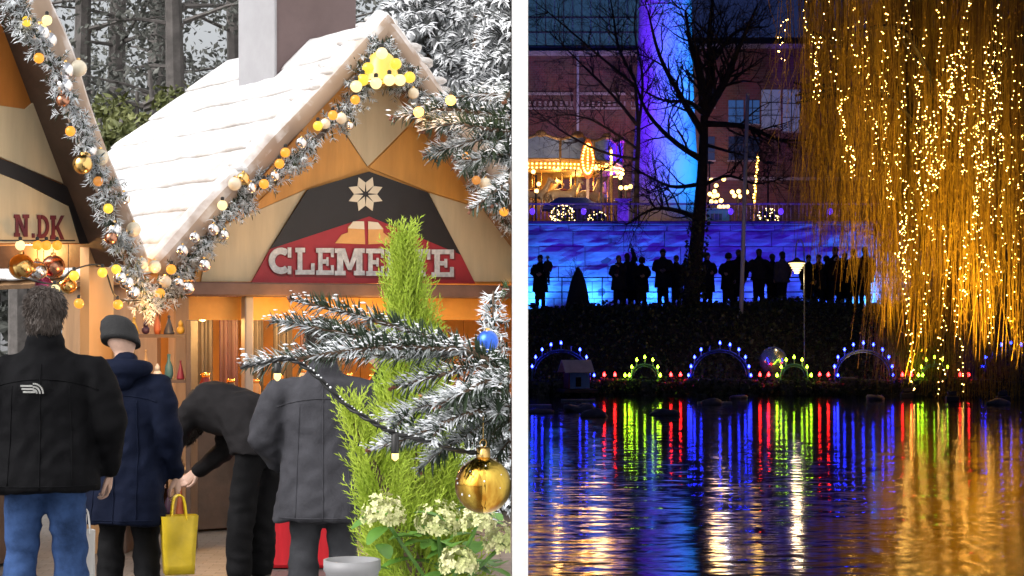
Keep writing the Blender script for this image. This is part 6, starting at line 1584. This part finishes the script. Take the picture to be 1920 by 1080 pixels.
# ------------------------------------------------------------------ the golden willow and its light strings
WD = 50.5; wb = Vector((wx(1800, WD), WD, bank_z(wx(1800, WD), WD) - .05)); wil = thing('weeping_willow', wb, 'golden weeping willow curtain hung with warm light strings, filling the right', 'tree')
rng = np.random.default_rng(12)
tp = smooth_path([wb, wb + Vector((-.1, .1, 2.2)), wb + Vector((.15, .1, 5)), wb + Vector((0, 0, 8.2))], 14); b = MB(); b.tube(tp, [.42 * (1.15 - .045 * i) for i in range(14)], 12); b.build('trunk', M_nbark, wil, smooth=True)
lb_ = MB(); tips = []
for k in range(36):
    a = 2 * math.pi * k / 36 + rng.normal() * .08; rr = rng.uniform(2.4, 5.0); s0 = tp[rng.integers(7, 14)]; e = wb + Vector((math.cos(a) * rr, math.sin(a) * rr * .75, 8.8 + rng.uniform(-.6, 1.3) - rr * .12))
    q_ = smooth_path([s0, s0.lerp(e, .5) + Z * 1.0, e], 9); lb_.tube(q_, [.13 * (1 - .1 * i) for i in range(9)], 6, cap=False); tips += q_[3:]
lb_.build('limbs', M_nbark, wil)
M_willow = mat('willow_gold', (.44, .32, .055), .55, col2=(.26, .17, .03), scale=1.1, spec=.3); M_willow2 = mat('willow_brown', (.20, .12, .035), .6, col2=(.10, .055, .02), scale=1.3, spec=.3)
def end_py(px):
    """how far down the curtain hangs, by place along the shore"""
    x_ = [1440, 1475, 1500, 1555, 1600, 1650, 1665, 1700, 1780, 1900]; y_ = [150, 280, 370, 425, 455, 540, 700, 728, 735, 742]
    return float(np.interp(px, x_, y_))
def strand(mb, x, y, ztop, zend, seed, leafn):
    n_ = 11; ph = rng.uniform(0, 6.28); am = rng.uniform(.04, .16); dx_ = rng.normal() * .34; dy_ = rng.normal() * .25; pts = []
    for i in range(n_):
        f = i / (n_ - 1); pts.append(Vector((x + dx_ * f * f + am * math.sin(ph + f * 5.5) + .035 * rng.normal() * f, y + dy_ * f + am * .6 * math.cos(ph + f * 3.7), ztop + (zend - ztop) * f)))
    mb.tube(pts, [.0095 - .005 * i / (n_ - 1) for i in range(n_)], 3, cap=False)
    P_ = np.array([list(p) for p in pts]); t_ = rng.uniform(.05, 1, leafn) * (n_ - 1.001); i = t_.astype(int); C = P_[i] + (P_[i + 1] - P_[i]) * (t_ - i)[:, None]
    D = np.column_stack([rng.normal(size=leafn) * .42, rng.normal(size=leafn) * .42, -np.ones(leafn)]); D = norm_rows(D); L = rng.uniform(.06, .15, leafn)[:, None]; S = norm_rows(np.cross(D, rng.normal(size=(leafn, 3)))) * .008
    V = np.stack([C, C + D * L * .5 + S, C + D * L, C + D * L * .5 - S], axis=1).reshape(-1, 3); mb.np(V, (np.arange(leafn)[:, None, None] * 4 + np.array([[0, 1, 2], [0, 2, 3]])[None]).reshape(-1, 3))
cur = [MB(), MB()]
clumps = []
px_ = 1462.
while px_ < 1945:
    clumps.append(px_); px_ += rng.uniform(3.2, 8.5) if px_ > 1500 else rng.uniform(9, 22)
for px0 in clumps:
    dpt = rng.uniform(46.6, 52.5); ns = int(rng.integers(16, 34)) if px0 > 1505 else 7
    ns = int(ns * 1.35) if px0 > 1655 else int(ns * .75)
    zt0 = 10.8 + rng.uniform(-.6, .5); ey = end_py(px0) + rng.normal() * 16
    if rng.uniform() < .22: ey = min(ey, rng.uniform(420, 620))
    for s in range(ns):
        x_ = wx(px0, dpt) + rng.normal() * .16; y_ = dpt + rng.normal() * .22; ze = wz(ey + rng.normal() * 45 - (abs(rng.normal()) * 120 if rng.uniform() < .3 else 0), dpt)
        if px0 < 1500 and rng.uniform() < .5: ze = wz(rng.uniform(100, 330), dpt)
        strand(cur[0 if rng.uniform() < .72 else 1], x_, y_, zt0 + rng.uniform(-2.5, .3) * (rng.uniform() < .3), max(ze, ZW + .03), 0, 26)
cur[0].build('golden_strands', M_willow, wil, kind='stuff'); cur[1].build('brown_strands', M_willow2, wil, kind='stuff')
# light strings in the willow
G_str = glow('willow_light', (1., .55, .11), 42)
oct_v = np.array([[1, 0, 0], [-1, 0, 0], [0, 1, 0], [0, -1, 0], [0, 0, 1], [0, 0, -1.]]); oct_f = np.array([[0, 2, 4], [2, 1, 4], [1, 3, 4], [3, 0, 4], [2, 0, 5], [1, 2, 5], [3, 1, 5], [0, 3, 5]])
strings = [(1508, -40, 60, 6), (1556, -60, 40, 7), (1604, -40, 50, 6), (1648, -60, 70, 9), (1700, -30, 120, 12), (1762, -50, 110, 12), (1812, -60, 80, 14), (1868, -50, 90, 14), (1470, 34, 118, 9), (1528, 58, 182, 14), (1538, 70, 180, 10), (1585, 170, 300, 22), (1592, 280, 330, 12), (1620, 40, 215, 16), (1632, 200, 330, 12), (1662, 95, 300, 16), (1668, 280, 380, 14), (1690, 40, 90, 10), (1688, 130, 560, 40), (1694, 400, 520, 26), (1716, 140, 380, 24), (1722, 330, 480, 14), (1735, 60, 300, 22), (1742, 200, 460, 26), (1755, 150, 330, 26), (1758, 290, 360, 16), (1770, 420, 735, 24), (1780, 110, 280, 26), (1790, 100, 240, 26), (1798, 500, 730, 18), (1805, 80, 330, 34), (1818, 60, 260, 30), (1826, 100, 330, 36), (1832, 230, 440, 26), (1840, 140, 560, 34), (1852, 80, 360, 32), (1862, 100, 420, 28), (1872, 160, 520, 26), (1880, 60, 300, 24), (1896, 90, 600, 30), (1910, 60, 500, 30), (1705, 560, 735, 14), (1734, 500, 640, 10), (1815, 420, 560, 14), (1845, 470, 640, 12), (1650, 150, 240, 8), (1562, 60, 160, 6), (1600, 60, 130, 7)]
for k, (px0, y0, y1, nb) in enumerate(strings):
    nb = int(nb * 1.75)
    dd = rng.uniform(46.0, 48.5); pts = []; x_ = px0
    for j in range(nb):
        x_ += rng.normal() * 2.4 + (px0 - x_) * .10; pts.append(P(x_ + rng.normal() * 3.2, y0 + (y1 - y0) * j / max(1, nb - 1) + rng.normal() * 5., dd + rng.normal() * .3))
    side_ = 'short' if y1 - y0 < 130 else 'long'
    t = thing('light_string', pts[0], '%s warm light string from the left in the willow, %s, hanging %s' % (ORD[sorted(s_[0] for s_ in strings).index(px0)], side_, 'low' if y0 > 390 else 'high' if y1 < 310 else 'halfway'), 'string light', 'light strings in the willow')
    b = MB(); b.tube([p_ + Vector((.02, .02, 0)) for p_ in ([pts[0] + Z * .3] + pts)], .004, 3, cap=False); b.build('wire', M_cord, t)
    C = np.array([list(p_) for p_ in pts]); r_ = rng.uniform(.006, .0135, len(C)); V = (C[:, None, :] + oct_v[None] * r_[:, None, None]).reshape(-1, 3); b = MB(); b.np(V, (np.arange(len(C))[:, None, None] * 6 + oct_f[None]).reshape(-1, 3)); b.build('bulbs', G_str, t, kind='stuff')
# warm floodlights added afloat under the curtain to wash it from below
for k, (px0, dd, w_) in enumerate(((1600, 49.9, 220), (1700, 48.2, 1500), (1785, 46.2, 2500), (1880, 46.2, 2500))):
    X = wx(px0, dd); t = thing('added_willow_floodlight', (X, dd, ZW), '%s added small dark floodlight from the left under the willow curtain' % ORD[k], 'floodlight', 'added willow floodlights')
    b = MB(); b.box((X, dd, ZW + .06), (.30, .22, .12), bev=.01); b.build('float', M_fix, t); b = MB(); b.box((X, dd, ZW + .18), (.2, .1, .12), Matrix.Rotation(R(75), 3, 'X'), bev=.01); b.build('housing', M_fix, t)
    spot((X, dd, ZW + .30), (X, dd + .6, 9), w_, (1, .52, .06), 85, 1., .08, 'willow_fill_flood')
